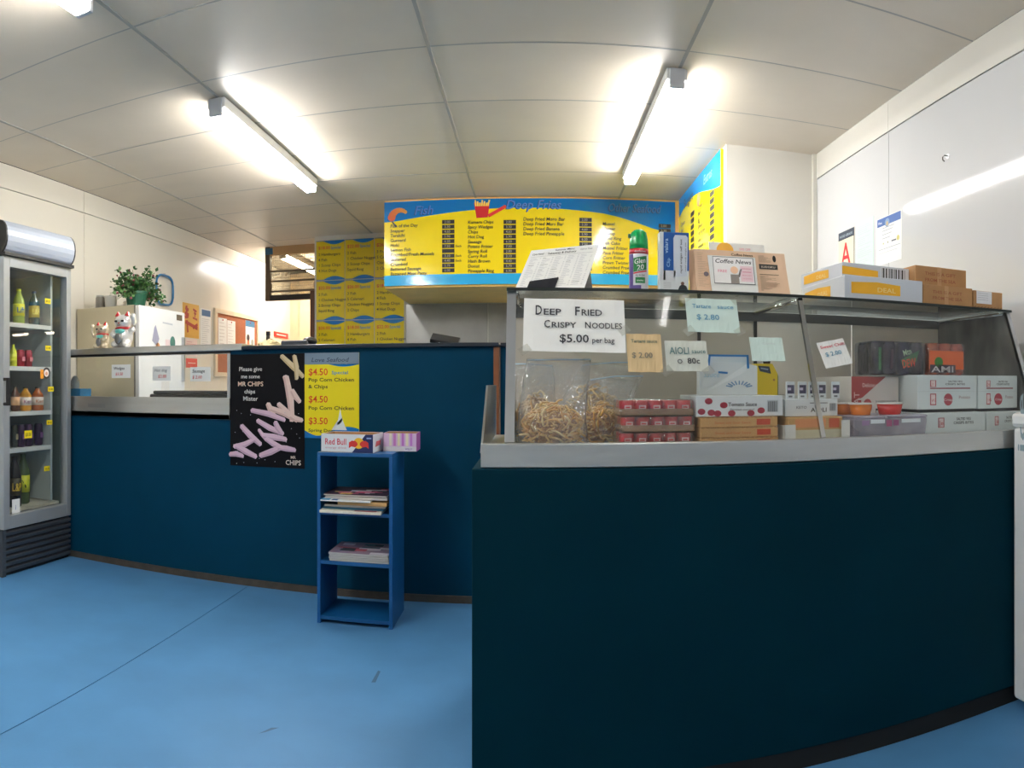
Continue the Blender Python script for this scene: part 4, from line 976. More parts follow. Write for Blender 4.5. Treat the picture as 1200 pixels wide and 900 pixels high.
# grille
G().box(-D, .004, .0, -.02, Wd-.004, .262).obj('plinth', KBLACK, t)
for i in range(7):
    z = .022+i*.034
    G().prism([(-.022, .01, z), (.0, .01, z), (.004, .01, z+.02), (-.018, .01, z+.026)], (0, Wd-.02, 0)).obj('grille_slat', mat('grille_dark', (58, 62, 68), .45), t)
G().box(-.03, .0, 0, .002, .03, .262).obj('grille_side', mat('grille_side', (60, 64, 70), .45), t)
shz = [1.435, 1.18, .915, .70]
for z in shz:
    G().box(-D+.04, .045, z-.012, -.075, Wd-.111, z).box(-.078, .045, z-.022, -.072, Wd-.111, z+.004).obj('shelf', mat('shelf_white', (214, 214, 208), .4), t)
G().box(-D+.04, .04, .335, -.065, Wd-.045, .35).obj('fridge_base', mat('fridge_base_white', (206, 200, 180), .5, var=.2), t)
G().box(-D+.05, Wd-.11, .36, -.08, Wd-.09, 1.76).obj('shelf_rail', mat('rail_white', (170, 178, 174), .4), t)
def fp(x, y, X): return atX(x, y, X)
# tags on the door glass
TAGY = mat('tag_yellow', (246, 222, 20), .5)
for i, (x, y, w_, h_, s, lb) in enumerate(((56, 353, .052, .032, '$4.20', 'level with the large bottles'), (56.5, 408, .052, .030, '$2.80', 'level with the red cans'), (59.5, 456, .052, .030, '$3.80', 'below the round orange sticker'), (58, 495, .052, .028, '$3.60', 'near the purple cans'), (55, 549, .052, .030, '$4.20', 'above the fridge floor'), (33, 509, .065, .045, '$3.50', 'over the purple cans'))):
    q = atX(x, y, FX-.0255)
    tg = thing('price_tag', 'yellow price tag stuck on the fridge door glass '+lb, 'price tag', q, 0, 'yellow price tags on the fridge door')
    G().box(0, -w_/2, -h_/2, .0008, w_/2, h_/2).obj('tag', TAGY, tg)
    p = Print((.0008, -w_/2, -h_/2), (0, 1, 0), (0, 0, 1)); p.text(s, w_*.12, h_*.28, h_*.6, INK, w=w_*.76); p.obj('lettering', tg)
q = atX(53, 437, FX-.0255)
tg = thing('promo_sticker', 'orange and white round sticker on the fridge door glass', 'sticker', q)
G().prism([(0, .012+.034*math.cos(2*PI*i/18), .034*math.sin(2*PI*i/18)) for i in range(18)], (.0008, 0, 0)).obj('disc', mat('sticker_dark', (60, 54, 52), .5), tg)
p = Print((.0008, -.04, -.035), (0, 1, 0), (0, 0, 1)); p.rect(-.006, .0, .024, .055, col((236, 156, 40))); p.disc(.05, .034, .022, col((246, 230, 220))); p.layer().disc(.05, .03, .012, col((226, 170, 140))); p.text('2 for', 0, .03, .016, RED, w=.02); p.obj('print', tg)
# bottles and cans
def bottle(label, x, y, z, h, r, rgb, lid, labrgb, txt=None, txtc=(30, 60, 120), group='drinks in the fridge', cat='bottle'):
    t = thing('drink_bottle', label, cat, (x, y, z), 0, group)
    G().lathe([(r*.8, 0), (r, .008), (r, h*.62), (r*.9, h*.70), (r*.42, h*.88), (r*.36, h*.92), (r*.36, h*.95)], 18).obj('bottle_body', mat('bottle_%d_%d_%d' % rgb, rgb, .15, var=.05), t, smooth=True)
    G().lathe([(r*.42, h*.945), (r*.42, h)], 14).obj('cap', mat('cap_%d_%d_%d' % lid, lid, .4), t)
    G().lathe([(r*1.012, h*.24), (r*1.012, h*.58)], 20).obj('label', mat('blabel_%d_%d_%d' % labrgb, labrgb, .4), t, smooth=True)
    if txt:
        vs, fs, x1 = text_geo(txt, 0.0); R = r*1.03
        pts = [(R*math.cos(-.9+1.5*a/x1-.25), R*math.sin(-.9+1.5*a/x1-.25), h*.33+b*h*.22) for a, b in vs]
        me = bpy.data.meshes.new('lettering'); me.from_pydata(pts, [], fs); me.materials.append(col(txtc)); o = bpy.data.objects.new('lettering', me); C.objects.link(o); o.parent = t
def can(label, x, y, z, h, r, rgb, band, group='drinks in the fridge'):
    t = thing('drink_can', label, 'can', (x, y, z), 0, group)
    G().lathe([(r*.8, 0), (r, .008), (r, h-.014), (r*.82, h-.003), (r*.82, h)], 16).obj('can_body', mat('canb_%d_%d_%d' % rgb, rgb, .25, .3, var=.15, scale=40), t, smooth=True)
    G().lathe([(r*.76, h), (r*.76, h+.0015)], 14).obj('can_end', CANT, t)
    p = Print((r*.985, -r*.5, h*.35), (0, 1, 0), (0, 0, 1), lift=.002); p.rect(0, 0, r, h*.25, col(band)); p.obj('label', t)
def on(x, X): return atX(x, 450, X).y
Xb = FX-.145
bottle('large pale green lemonade bottle with yellow label on the top fridge shelf', Xb, on(22, Xb), shz[0]+.001, .215, .036, (150, 170, 70), (210, 214, 60), (236, 226, 40), 'Lift', (40, 90, 140))
bottle('large dark green bottle with lemon label on the top fridge shelf', Xb, on(40, Xb), shz[0]+.001, .215, .034, (40, 70, 70), (30, 60, 110), (196, 170, 60), 'L&P', (240, 226, 120))
bottle('slim yellow-green bottle at the hinge end of the red cans', Xb, on(15.5, Xb), shz[1]+.001, .135, .022, (206, 210, 50), (220, 220, 60), (226, 226, 60))
for k, x in enumerate((24, 33)): can('red drink can standing on the second fridge shelf', Xb, on(x, Xb), shz[1]+.001, .105, .026, (150, 20, 44), (206, 120, 130), 'red cans on the second fridge shelf')
bottle('dark brown juice bottle at the handle end of the third fridge shelf', Xb, on(18, Xb), shz[2]+.001, .15, .028, (90, 50, 30), (30, 30, 30), (226, 170, 120))
bottle('orange juice bottle with a white arched label on the third fridge shelf', Xb, on(30, Xb), shz[2]+.001, .145, .038, (206, 140, 30), (40, 36, 30), (226, 216, 206), 'Keri', (150, 80, 110))
bottle('reddish juice bottle with a white arched label on the third fridge shelf', Xb, on(44, Xb), shz[2]+.001, .145, .038, (176, 90, 34), (40, 36, 30), (228, 212, 200), 'Keri', (190, 110, 60))
for k, x in enumerate((17, 24, 33, 45)): can('purple drink can standing on the fourth fridge shelf' if k else 'slim grey-green can at the handle end of the purple cans', Xb, on(x, Xb), shz[3]+.001, .135, (.02, .030, .030, .027)[k], (56, 30, 66) if k else (60, 66, 60), (110, 70, 120) if k else (150, 140, 110), 'purple cans on the fourth fridge shelf')
bottle('very dark large cola bottle on the fridge floor', Xb+.02, on(17, Xb+.02), .351, .30, .042, (26, 24, 28), (30, 30, 30), (60, 54, 20), 'L&P', (230, 190, 40))
bottle('large green bottle with yellow label on the fridge floor', Xb-.03, on(27, Xb-.03), .351, .30, .042, (80, 100, 60), (60, 90, 50), (206, 206, 40), 'V', (40, 60, 30))
q = atX(19, 603, FX-.0255)
tg = thing('door_label', 'small white paper label low on the fridge door glass', 'label', (q.x, max(q.y, FY0+.099), max(q.z, .369))); G().box(0, -.035, -.03, .0008, .03, .05).obj('sheet', PAPER, tg)
p = Print((.0008, -.035, -.03), (0, 1, 0), (0, 0, 1)); p.text('i', .025, .02, .04, col((120, 130, 180))); p.obj('lettering', tg)

# ================================================================== BLUE SHELF UNIT
SX0, SX1, SY = -.962, -.614, 2.935
t = thing('shelf_unit', 'bright blue wooden shelf unit with magazines in front of the navy counter', 'shelf', (SX0, SY, 0))
W = SX1-SX0; D = .27; H = .772; k = .016
for x in (0, W-k): G().box(x, 0, 0, x+k, D, H-k).obj('side_panel', SHELFB, t, bevel=.0015)
G().box(0, 0, H-k, W, D, H).obj('top_panel', SHELFB, t, bevel=.0015)
for z in (.018, .268, .49): G().box(k, .004, z, W-k, D-.006, z+k).obj('shelf', SHELFB, t)
def mag(label, x0, x1, y0, y1, z, h, m, edge=None, rz=0.0, art=None):
    tt = thing('magazine', label, 'magazine', (SX0+(x0+x1)/2, SY+(y0+y1)/2, z), rz, 'magazines and papers on the blue shelf unit')
    w_, d_ = x1-x0, y1-y0
    G().box(-w_/2, -d_/2, 0, w_/2, d_/2, h).obj('pages', m, tt, bevel=min(.0012, h/3))
    p = Print((-w_/2, -d_/2, h), (1, 0, 0), (0, 1, 0), lift=.0003, step=.00006)
    if art: art(p, w_, d_)
    else: p.rect(w_*.1, d_*.6, w_*.7, d_*.8, GREY)
    p.obj('cover_print', tt)
def cov(*cs):
    def f(p, w_, d_):
        r = random.Random(len(cs)+cs[0][0])
        p.rect(0, 0, w_, d_, col(cs[0])); p.layer()
        for i in range(14): a, b = r.uniform(.0, .8), r.uniform(0, .8); p.rect(w_*a, d_*b, w_*min(1, a+r.uniform(.1, .4)), d_*min(1, b+r.uniform(.05, .2)), col(r.choice(cs[1:]))); p.layer()
    return f
z = .5065
PG = mat('pages_grey', (196, 190, 184), .7, var=.15, scale=200, aniso=(.05, .05, 30))
def stack(items):
    global z
    for lb, a, b, c, d, h, m, rz, art in items:
        mag(lb, a, b, c, d, z, h, m, rz=rz, art=art); z += h+.0016
stack([('cream leaflet pile with a dark red shape, overhanging the front of the shelf', .02, .30, -.035, .20, .012, mat('pages_cream', (232, 224, 206), .7, var=.06, scale=80), .02, lambda p, w_, d_: (p.rect(w_*.56, d_*.03, w_*.92, d_*.12, col((150, 40, 60))),)),
       ('teal blue magazine in the middle of the pile on the blue shelf', .03, .31, -.004, .22, .008, mat('pages_teal', (20, 90, 120), .5), -.02, cov((30, 100, 140), (200, 210, 214), (20, 60, 90))),
       ('magazine with dark cover under the brown envelope', .035, .315, .0, .23, .009, PG, .0, cov((50, 50, 60), (210, 210, 210), (60, 110, 150))),
       ('brown padded envelope sticking out of the paper pile', .10, .325, -.008, .22, .016, mat('envelope_tan', (206, 164, 108), .7), -.02, None),
       ('white and blue leaflet lying on the brown envelope', .022, .25, -.03, .2, .006, PAPER, .03, lambda p, w_, d_: (p.rect(0, 0, w_*.18, d_*.2, col((90, 170, 214))), p.rect(w_*.22, 0, w_*.34, d_*.14, col((30, 90, 150))))),
       ('grey newspaper under the top magazine of the pile', .04, .325, .0, .23, .012, PG, -.01, cov((120, 116, 120), (210, 206, 206), (60, 60, 70))),
       ('glossy magazine with pink and black cover on top of the pile', .03, .32, .0, .23, .006, PG, .015, cov((60, 40, 60), (216, 90, 130), (230, 200, 110), (230, 226, 226), (30, 30, 30)))])
z = .2845
stack([('lowest magazine of the stack on the lower blue shelf', .055, .33, .008, .22, .010, PG, .0, None),
       ('thin grey magazine second in the lower stack', .052, .328, .006, .22, .008, PG, .01, None),
       ('pale magazine third in the lower stack', .056, .33, .004, .22, .008, PG, -.008, None),
       ('colourful magazine on top of the stack on the lower blue shelf', .052, .326, .004, .22, .008, PG, .006, cov((150, 130, 150), (40, 60, 70), (226, 220, 226), (190, 90, 110), (60, 110, 120)))])
# tray boxes on top
CARDI = mat('card_inside', (170, 128, 88), .8)
def tray(name, label, x0, x1, y0, y1, z0, h, mo, draw, rz=0.0, sdraw=None):
    t = thing(name, label, 'box', ((x0+x1)/2, (y0+y1)/2, z0), rz); w_, d_ = x1-x0, y1-y0; k = .003
    G().box(-w_/2, -d_/2, 0, w_/2, d_/2, k).obj('base', CARDI, t)
    for a in ((-w_/2, -d_/2, w_/2, -d_/2+k), (-w_/2, d_/2-k, w_/2, d_/2), (-w_/2, -d_/2, -w_/2+k, d_/2), (w_/2-k, -d_/2, w_/2, d_/2)):
        G().box(a[0], a[1], 0, a[2], a[3], h).obj('wall_flap', mo, t)
    for a in ((-w_/2+k, -d_/2+k, w_/2-k, -d_/2+k+.001), (-w_/2+k, d_/2-k-.001, w_/2-k, d_/2-k), (-w_/2+k, -d_/2+k, -w_/2+k+.001, d_/2-k), (w_/2-k-.001, -d_/2+k, w_/2-k, d_/2-k)):
        G().box(a[0], a[1], k, a[2], a[3], h-.001).obj('lining', CARDI, t)
    p = Print((-w_/2, -d_/2, 0), (1, 0, 0), (0, 0, 1)); draw(p, w_, h); p.obj('print', t)
    if sdraw: p = Print((w_/2, -d_/2, 0), (0, 1, 0), (0, 0, 1)); sdraw(p, d_, h); p.obj('side_print', t)
def rbp(p, w_, h_):
    p.poly([(w_*.60, 0), (w_, 0), (w_, h_), (w_*.86, h_)], col((22, 38, 92))); p.layer()
    p.text('Red Bull', w_*.07, h_*.42, h_*.48, col((214, 60, 80)), w=w_*.42).text('energy drink', w_*.08, h_*.2, h_*.16, col((214, 170, 176)), w=w_*.42)
    p.disc(w_*.73, h_*.52, h_*.30, col((246, 190, 40))); p.layer()
    R2 = col((214, 50, 44))
    for s in (-1, 1):
        p.poly([(w_*.73+s*w_*.02, h_*.42), (w_*.73+s*w_*.07, h_*.30), (w_*.73+s*w_*.14, h_*.34), (w_*.73+s*w_*.19, h_*.24), (w_*.73+s*w_*.185, h_*.56), (w_*.73+s*w_*.13, h_*.66), (w_*.73+s*w_*.06, h_*.64), (w_*.73+s*w_*.025, h_*.54)], R2)
    p.rect(w_*.88, h_*.76, w_*.97, h_*.84, col((150, 170, 210)))
tray('drink_tray', 'open white energy drink tray with red lettering on the blue shelf unit', -.945, -.70, 2.95, 3.12, .7725, .082, CARDW, rbp, math.radians(-3), lambda p, w_, h_: p.poly([(w_*.2, h_*.3), (w_*.7, h_*.35), (w_*.75, h_*.6), (w_*.3, h_*.6)], col((206, 90, 90))))
def pkp(p, w_, h_):
    for i, c in enumerate([(236, 226, 206), (214, 130, 206), (238, 230, 190), (200, 120, 200), (240, 232, 200), (206, 130, 210)]):
        a = .18+i*.125; p.rect(w_*a, h_*.30, w_*(a+.075), h_, col(c))
    p.rect(0, 0, w_, h_*.26, col((226, 220, 226))); p.layer().text('WILLY', w_*.66, h_*.08, h_*.14, col((130, 80, 170)), w=w_*.22)
tray('candy_tray', 'open pink and white striped sweets box behind the energy drink tray', -.685, -.532, 3.06, 3.19, .7725, .082, mat('candy_pink', (222, 190, 222), .5), pkp, math.radians(2), lambda p, w_, h_: p.rect(0, 0, w_, h_, col((190, 110, 190))))

# ================================================================== BEHIND THE LEFT COUNTER
# domestic fridge
t = thing('kitchen_fridge', 'cream-sided white fridge with drawings on its door against the left wall', 'fridge', (-2.97, 4.44, 0))
G().box(-.27, -.34, .05, .26, .33, 1.652).obj('cabinet', OFFW, t, bevel=.006)
G().box(.262, -.338, .12, .30, .33, 1.648).obj('door', WHITE, t, bevel=.008)
G().box(.255, -.342, .1, .264, .332, 1.65).obj('door_seal', mat('seal_grey', (120, 116, 108), .6), t)
G().box(-.26, -.32, 0, .25, .32, .05).obj('base', KBLACK, t)
G().box(.30, .27, 1.1, .325, .295, 1.45).obj('handle', ALU, t, bevel=.004)
def dpic(f):
    q = Print((.3005, -.338, 0), (0, 1, 0), (0, 0, 1), lift=.001); f(q); q.obj('door_picture', t)
dpic(lambda p: p.rect(.53, 1.58, .62, 1.625, col((90, 80, 66))))
dpic(lambda p: p.poly([(.17, 1.40), (.20, 1.50), (.22, 1.52), (.27, 1.42), (.24, 1.36)], col((160, 160, 180))).disc(.25, 1.36, .03, col((240, 170, 110))))
dpic(lambda p: p.bar(.32, 1.545, .47, 1.54, .012, col((196, 200, 206))))
dpic(lambda p: p.disc(.47, 1.40, .04, col((70, 120, 110)), ry=.05))
dpic(lambda p: p.rect(.36, 1.32, .43, 1.42, col((236, 214, 214))))
dpic(lambda p: p.disc(.22, 1.16, .035, col((150, 180, 60)), ry=.05))
dpic(lambda p: p.rect(.30, 1.0, .42, 1.1, col((230, 226, 220))))

# plant
q = atX(159.5, 355, -2.82)
t = thing('potted_plant', 'leafy plant with small red flowers in a green pot on the fridge', 'plant', (-2.82, q.y, 1.653))
G().lathe([(.060, 0), (.066, .004), (.080, .098), (.086, .10), (.086, .118), (.078, .118), (.074, .10)], 24).obj('pot', mat('pot_green', (16, 78, 56), .45), t, smooth=False)
G().lathe([(.073, .09), (.073, .104)], 20).obj('soil', mat('soil', (50, 38, 28), .9, bump=.5), t)
r = random.Random(11); gs = G(); gl = G(); gf = G()
for k in range(150):
    s = r.choice((-1, 1)); a = r.uniform(-.9, .9)+(0 if s > 0 else PI)
    ln = r.uniform(.10, .33); el = r.uniform(.05, 1.15)
    pts = []
    for i in range(5):
        f = i/4; rr = .03+ln*f*math.cos(el); pts.append(Vector((rr*math.cos(a)*.6*math.sin(1.2)+.0, 0, 0)))
    dirv = Vector((math.sin(a)*.5, math.cos(a), 0))   # spread mainly along the wall
    pts = [Vector((0, 0, .10))+dirv*(.02+ln*f*math.cos(el))+Vector((0, 0, ln*(math.sin(el)*f*1.1-.35*f*f))) for f in (0, .25, .5, .75, 1)]
    gs.tube(pts, .002, 4)
    for i in range(9):
        f = r.uniform(.25, 1.05); j = min(int(f*4), 3); b = pts[j].lerp(pts[j+1], f*4-j)
        u = Vector((r.gauss(0, 1), r.gauss(0, 1), r.gauss(.3, .7))).normalized(); v = u.cross(Vector((r.gauss(0, 1), r.gauss(0, 1), r.gauss(0, 1)))).normalized(); sz = r.uniform(.020, .036)
        c = b+u*.008
        gl.add([c, c+u*sz*.5+v*sz*.42, c+u*sz*1.1, c+u*sz*.5-v*sz*.42], [(0, 1, 2, 3)], r.choice((0, 0, 1)))
    if r.random() < .28: gf.ball(pts[-1]+Vector((0, 0, .005)), r.uniform(.006, .011), 7, 5)
gs.obj('stems', mat('stem', (60, 84, 44), .6), t)['kind'] = 'stuff'
gl.obj('foliage', [mat('leaf_dark', (40, 84, 40), .5, var=.3, scale=40), mat('leaf_light', (80, 120, 60), .5, var=.3, scale=40)], t)['kind'] = 'stuff'
gf.obj('flowers', mat('flower_red', (112, 52, 58), .6), t, smooth=True)['kind'] = 'stuff'
# things on the fridge top
q = atX(116, 356, -3.1)
t = thing('storage_jar', 'grey metal canister on top of the fridge', 'canister', (-3.12, 4.24, 1.6525))
G().lathe([(.036, 0), (.038, .004), (.036, .09), (.03, .098)], 18).obj('body', mat('canister', (150, 146, 140), .4, .4), t, smooth=True)
G().lathe([(.031, .098), (.031, .108)], 16).obj('lid', ALU, t)
t = thing('plastic_bag', 'crumpled translucent plastic bag lying behind the plant pot', 'bag', (-3.08, 4.60, 1.6525), 0)
g = G(); r = random.Random(4); n1, n2 = 20, 8; vs = []
for j in range(n2+1):
    a = PI/2*j/n2
    for i in range(n1):
        b = 2*PI*i/n1; k = 1+.18*math.sin(3*b+j)+.1*r.uniform(-1, 1)
        vs.append((.10*k*math.cos(a)*math.cos(b), .17*k*math.cos(a)*math.sin(b), .085*math.sin(a)*k))
g.add(vs, [(j*n1+i, j*n1+(i+1) % n1, (j+1)*n1+(i+1) % n1, (j+1)*n1+i) for j in range(n2) for i in range(n1)]+[tuple(range(n1))[::-1], tuple(range(n2*n1, (n2+1)*n1))]).obj('bag', mat('bag_milky', (206, 198, 190), .35), t)
G().tube([(0, -.1, .08), (0, -.06, .1), (0, -.03, .075)], .006, 6).obj('knot', mat('bag_milky', (206, 198, 190), .35), t)
t = thing('white_tub', 'small white tub beside the canister on the fridge', 'tub', (-3.02, 4.24, 1.6525))
G().lathe([(.036, 0), (.042, .004), (.048, .085), (.05, .09)], 18).obj('pot', WHITE, t, smooth=True)
G().lathe([(.052, .09), (.052, .098)], 18).obj('lid', WHITE, t)
# blue racket loop on the wall
c = atX(193, 340, XL+.02)
t = thing('fly_swatter', 'blue plastic loop handle hanging on the left wall above the fridge', 'swatter', (XL, c.y, c.z))
pts = []
for i in range(25):
    a = 2*PI*i/24; e = 3.2
    pts.append((.022, .15*math.copysign(abs(math.cos(a))**(2/e), math.cos(a)), .135*math.copysign(abs(math.sin(a))**(2/e), math.sin(a))))
G().tube(pts, .011, 8, cap=False).obj('loop', mat('loop_blue', (40, 120, 176), .35), t, smooth=True)
G().tube([(0, .0, .15), (.025, 0, .15), (.022, 0, .135)], .004, 6).obj('peg', ALU, t)
# lucky cats
def cat(label, x, y, s, z=1.2985, flip=1, silver=(236, 234, 230)):
    t = thing('lucky_cat_figurine', label, 'figurine', (x, y, z), 0, 'beckoning cat figurines on the steel shelf')
    m = mat('figurine_silver_%d' % silver[2], silver, .18, .45, var=.08, scale=40)
    def S(v): return tuple(k*s for k in v)
    g = G()
    g.ball(S((0, 0, .30)), S((.26, .22, .30)), 20, 14)          # body
    g.ball(S((0, -.02, .68)), S((.25, .21, .205)), 20, 14)       # head
    for q in (-1, 1):
        g.ball(S((q*.17, -.12, .10)), S((.12, .17, .10)), 14, 10)   # feet
        g.lathe([(s*.085, 0), (s*.05, s*.09), (s*.008, s*.17)], 10, S((q*.15, -.01, .80)))
    g.tube([S((-.20*flip, -.08, .46)), S((-.24*flip, -.17, .36)), S((-.13*flip, -.22, .30))], [s*.085, s*.08, s*.075], 12)
    g.tube([S((.20*flip, -.02, .44)), S((.34*flip, -.05, .48)), S((.385*flip, -.07, .62)), S((.37*flip, -.10, .78))], [s*.085, s*.08, s*.075, s*.07], 12)
    g.ball(S((.365*flip, -.11, .80)), S((.085, .08, .095)), 12, 8)
    b = g.obj('body', m, t, smooth=True)
    rm = b.modifiers.new('remesh', 'REMESH'); rm.mode = 'VOXEL'; rm.voxel_size = s*.022; rm.use_smooth_shade = True
    sm = b.modifiers.new('smooth', 'SMOOTH'); sm.factor = .5; sm.iterations = 4
    red = mat('figurine_red', (190, 26, 34), .35)
    for q in (-1, 1):
        G().prism([S((q*.15-.06, -.105, .84)), S((q*.15+.06, -.105, .84)), S((q*.15+.005*q, -.06, .965))], S((0, .03, 0))).obj('inner_ear', red, t)
        e = G().ball(S((q*.10, -.215, .70)), S((.055, .018, .028)), 12, 8).obj('eye', BLACK, t, smooth=True)
    G().ball(S((0, -.235, .645)), S((.028, .015, .018)), 8, 6).obj('nose', red, t, smooth=True)
    G().tube([S((-.05, -.225, .60)), S((-.02, -.24, .585)), S((0, -.24, .60)), S((.02, -.24, .585)), S((.05, -.225, .60))], s*.008, 6).obj('mouth', BLACK, t)
    G().lathe([(s*.215, s*.49), (s*.225, s*.515), (s*.215, s*.54)], 20, S((0, -.01, 0))).obj('collar', red, t, smooth=True)
    G().ball(S((0, -.185, .44)), S((.15, .06, .075)), 16, 10).obj('bib', mat('figurine_teal', (110, 196, 186), .35), t, smooth=True)
    G().ball(S((-.02, -.235, .24)), S((.11, .04, .15)), 16, 10).obj('coin', mat('figurine_grey', (150, 150, 150), .25, .7), t, smooth=True)
    return t
q = atY(145, 404, 3.44); cat('larger silver beckoning cat with red ears on the steel shelf', q.x, 3.44, .232)
q = atY(121, 404, 3.46); cat('smaller silver and gold beckoning cat with raised paw on the steel shelf', q.x-.004, 3.46, .178, flip=-1, silver=(228, 214, 186))
# left wall papers
def lwall(name, label, cat_, pl, pr, yt, yb, m, X=XL, th_=.002, yref=None):
    a = atX(pl, 400, X+.001); b = atX(pr, 400, X+.001); xm = yref or (pl+pr)/2
    zt, zb2 = atX(xm, yt, X).z, atX(xm, yb, X).z
    t = thing(name, label, cat_, (X+.0005, a.y, zb2)); w_, h_ = b.y-a.y, zt-zb2
    G().box(0, 0, 0, th_, w_, h_).obj('sheet', m, t)
    return t, Print((th_, 0, 0), (0, 1, 0), (0, 0, 1)), w_, h_
t, p, W, H = lwall('gold_banner', 'gold paper banner with red brush characters on the left wall', 'banner', 214, 233, 356, 396, mat('banner_gold', (222, 166, 60), .45))
RB = col((170, 40, 30))
for a, b, c, d, wd in ((.15, .85, .35, .80, .03), (.22, .92, .24, .55, .035), (.12, .7, .36, .66, .03), (.12, .58, .34, .62, .03), (.62, .85, .85, .80, .02), (.68, .75, .82, .72, .02), (.72, .82, .74, .62, .02), (.6, .6, .88, .56, .02), (.15, .45, .9, .30, .035), (.25, .5, .3, .15, .03), (.6, .3, .9, .42, .03)):
    p.bar(W*a, H*b, W*c, H*d, wd, RB); p.layer()
p.obj('print', t)
t, p, W, H = lwall('wall_notice', 'long pale notice with a blue head beside the gold banner', 'notice', 235, 247, 362, 410, PAPER)
p.rect(W*.1, H*.82, W*.95, H*.97, col((50, 100, 150)))
for i in range(14): p.rect(W*.1, H*(.74-i*.05), W*(.5+.4*random.random()), H*(.75-i*.05), col((190, 190, 190)))
p.obj('print', t)
t, p, W, H = lwall('red_notice', 'red paper square low on the left wall seen through the glass', 'notice', 218, 231, 420, 431, mat('notice_red', (220, 60, 50), .5)); p.rect(W*.15, H*.45, W*.85, H*.55, col((240, 200, 190))); p.obj('print', t)
t, p, W, H = lwall('wall_notice', 'pale pink printed notice under the gold banner', 'notice', 217, 231, 397, 418, mat('paper_pink', (236, 214, 206), .7))
for i in range(6): p.rect(W*.1, H*(.8-i*.12), W*(.5+.4*random.random()), H*(.83-i*.12), col((214, 150, 150)))
p.obj('print', t)
# corkboard
a = atX(250, 400, XL); b = atX(301, 400, XL); zt = atX(255, 362, XL).z; zb2 = 1.08+.0
t = thing('corkboard', 'framed cork notice board on the left wall behind the counter', 'notice board', (XL, a.y, 1.16)); W, H = b.y-a.y, zt-1.16
G().box(.0005, .02, .02, .012, W-.02, H-.02).obj('cork', mat('cork', (158, 88, 50), .8, var=.15, scale=60), t)
for bb in ((0, 0, .03, .06, .06, H) , ): pass
FW = mat('frame_pale', (224, 206, 176), .5)
G().box(0.0005, 0, 0, .025, .055, H).box(0.0005, W-.04, 0, .025, W, H).box(.0005, .055, H-.045, .025, W-.04, H).box(.0005, .055, 0, .025, W-.04, .045).obj('frame', FW, t)
def pin(label, y0, y1, z0, z1, m, draw=None):
    tt = thing('pinned_paper', label, 'paper', (XL+.0125, a.y+y0, 1.16+z0)); G().box(0, 0, 0, .0015, y1-y0, z1-z0).obj('sheet', m, tt)
    p = Print((.0015, 0, 0), (0, 1, 0), (0, 0, 1))
    (draw or (lambda p, w_, h_: [p.rect(w_*.1, h_*(.85-i*.1), w_*(.5+.4*random.random()), h_*(.865-i*.1), col((196, 190, 186))) for i in range(7)]))(p, y1-y0, z1-z0); p.obj('print', tt)
    G().ball((.004, (y1-y0)/2, z1-z0-.02), .008, 8, 6).obj('pin', mat('pin_red', (200, 40, 40), .3), tt, smooth=True)
pin('tall white list pinned at the near side of the corkboard', .09, .30, .26, .63, PAPER)
pin('white sheet pinned beside the tall list on the corkboard', .31, .52, .30, .62, PAPER)
pin('small white receipt pinned low on the corkboard', .40, .62, .08, .28, PAPER)
pin('picture calendar with a blue head pinned on the corkboard', .80, 1.06, .16, .66, PAPER, lambda p, w_, h_: (p.rect(0, h_*.86, w_, h_, col((60, 120, 160))), p.disc(w_*.28, h_*.6, w_*.16, col((60, 50, 50))), p.poly([(w_*.1, h_*.35), (w_*.45, h_*.35), (w_*.4, h_*.55), (w_*.2, h_*.55)], col((230, 130, 90))), p.disc(w_*.75, h_*.5, w_*.15, col((150, 160, 160)))))
# louvre grille hanging in front of the back room
q0 = atY(312, 353, 6.95); q1 = atY(372, 352, 6.95)
t = thing('louvre_grille', 'brown framed louvre grille hanging below the ceiling beside the yellow meal board', 'grille', (q0.x, 6.95, q0.z))
W = -2.195-q0.x; H = ZC-q0.z
BR = mat('grille_brown', (92, 74, 54), .5)
G().box(0, -.03, 0, .055, .03, H).obj('stile', BR, t); G().box(W-.03, -.03, 0, W, .03, H).obj('stile', BR, t)
G().box(.055, -.03, 0, W-.03, .03, .055).obj('rail', mat('grille_black', (26, 20, 16), .5), t); G().box(.055, -.03, H-.09, W-.03, .03, H).obj('rail', mat('grille_tan', (176, 140, 96), .5), t)
for z in (.09, .20, .31): G().box(.055, -.025, z, W-.03, .0, z+.018, M=None).obj('louvre_blade', mat('blade_brown', (96, 84, 70), .4), t)
g = G()
for i in range(26): x = .06+i*(W-.09)/26; g.box(x, .004, .055, x+.003, .007, H-.09)
for i in range(14): z = .06+i*(H-.15)/14; g.box(.055, .006, z, W-.03, .009, z+.003)
g.obj('wire_mesh', mat('mesh_grey', (120, 112, 100), .5), t)['kind'] = 'stuff'
G().box(.055, .012, .055, W-.03, .016, H-.09).obj('pane', film('pane_dirty', (232, 228, 216), .06, .05, milk=.25, mrgb=(200, 196, 184)), t)
G().box(.0, -.034, H-.085, .09, -.03, H-.015).obj('sticker', mat('sticker_blue', (40, 90, 120), .5), t)
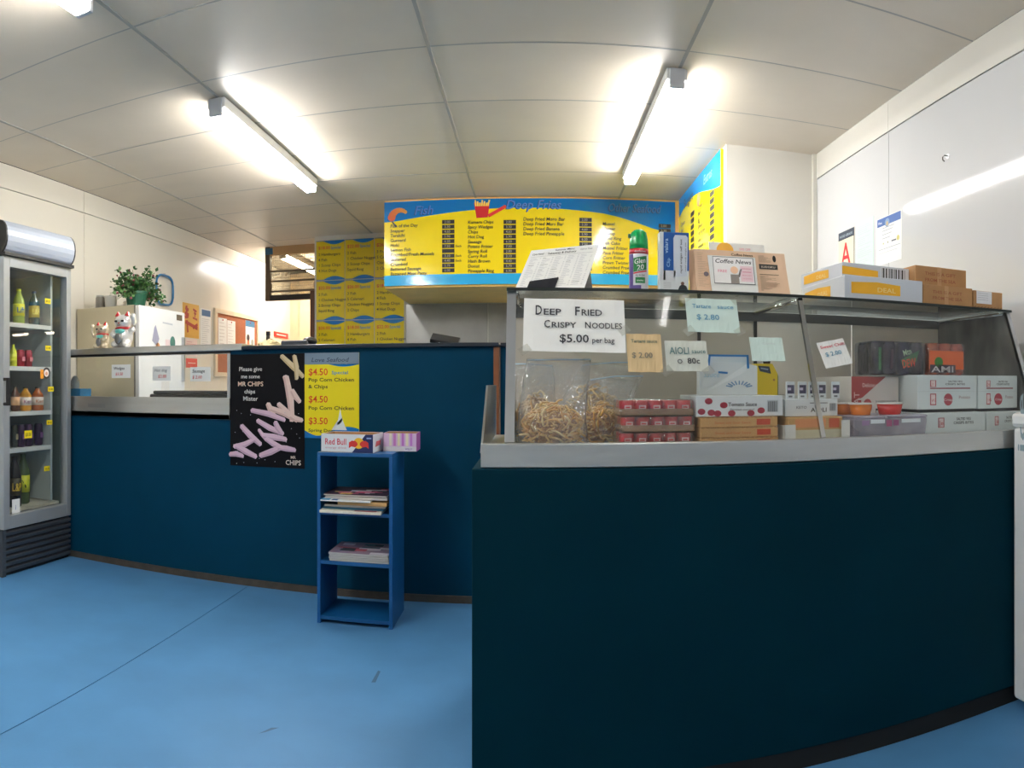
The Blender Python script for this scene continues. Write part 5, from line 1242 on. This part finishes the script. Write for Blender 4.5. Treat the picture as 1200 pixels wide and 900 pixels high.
# counter-top bits behind the left counter
q = atY(520, 395, 3.75)
t = thing('till_screen', 'black tilted till screen on a white foot behind the navy counter', 'till', (q.x, 3.75, 1.2835))
G().box(-.08, -.012, .0, .08, .012, .075, M=Matrix.Translation((0, 0, .022)) @ Matrix.Rotation(.18, 4, 'Y') @ Matrix.Rotation(-1.0, 4, 'X')).obj('screen', BLACK, t, bevel=.004)
G().box(-.03, .0, 0, .03, .06, .03).box(-.05, -.02, 0, .05, .08, .006).obj('foot', WHITE, t, bevel=.003)
t = thing('telephone', 'black telephone lying on the counter top behind the posters', 'telephone', (atY(353, 402, 3.5).x, 3.5, 1.2835))
G().box(-.09, -.08, 0, .06, .08, .03).obj('base', mat('phone_grey', (60, 66, 76), .4), t, bevel=.008)
G().ball((.05, 0, .03), (.035, .07, .022), 16, 10).obj('handset', BLACK, t, smooth=True)
t = thing('paper_sack', 'slumped yellowish paper sack on the counter top behind the black poster', 'sack', (atY(317, 400, 3.52).x, 3.52, 1.2835))
g = G(); r = random.Random(9); n1, n2 = 18, 7; vs = []
for j in range(n2+1):
    a_ = PI/2*j/n2
    for i in range(n1):
        b_ = 2*PI*i/n1; k = 1+.1*math.sin(3*b_+j)+.05*r.uniform(-1, 1); vs.append((.075*k*math.cos(a_)*math.cos(b_), .07*k*math.cos(a_)*math.sin(b_), .042*math.sin(a_)*k))
g.add(vs, [(j*n1+i, j*n1+(i+1) % n1, (j+1)*n1+(i+1) % n1, (j+1)*n1+i) for j in range(n2) for i in range(n1)]+[tuple(range(n1))[::-1], tuple(range(n2*n1, (n2+1)*n1))]).obj('sack', mat('sack_tan', (220, 200, 150), .7), t)
G().tube([(-.02, 0, .036), (0, 0, .046), (.02, 0, .036)], .006, 8).obj('tie', mat('tie_brown', (150, 120, 80), .7), t)
q = atY(312, 393, 3.65)
t = thing('pepper_shaker', 'small dark shaker standing on the counter top behind the paper sack', 'shaker', (q.x+.012, 3.65, 1.2835))
G().lathe([(.013, 0), (.015, .003), (.012, .07), (.011, .075)], 16).obj('glass', mat('jar_dark', (60, 56, 50), .3), t, smooth=True); G().lathe([(.013, .075), (.013, .10)], 16).obj('lid', BLACK, t)
q = atY(329, 394, 8.735)
t = thing('red_sign', 'red wall sign in the bright back room', 'sign', (XL, atX(329, 394, XL).y, atX(329, 396, XL).z))
G().box(.0005, -.25, 0, .01, .25, .07).obj('plate', mat('sign_red', (214, 40, 34), .4), t); p = Print((.01, -.25, 0), (0, 1, 0), (0, 0, 1)); p.rect(.08, .028, .42, .042, WHT); p.obj('print', t)
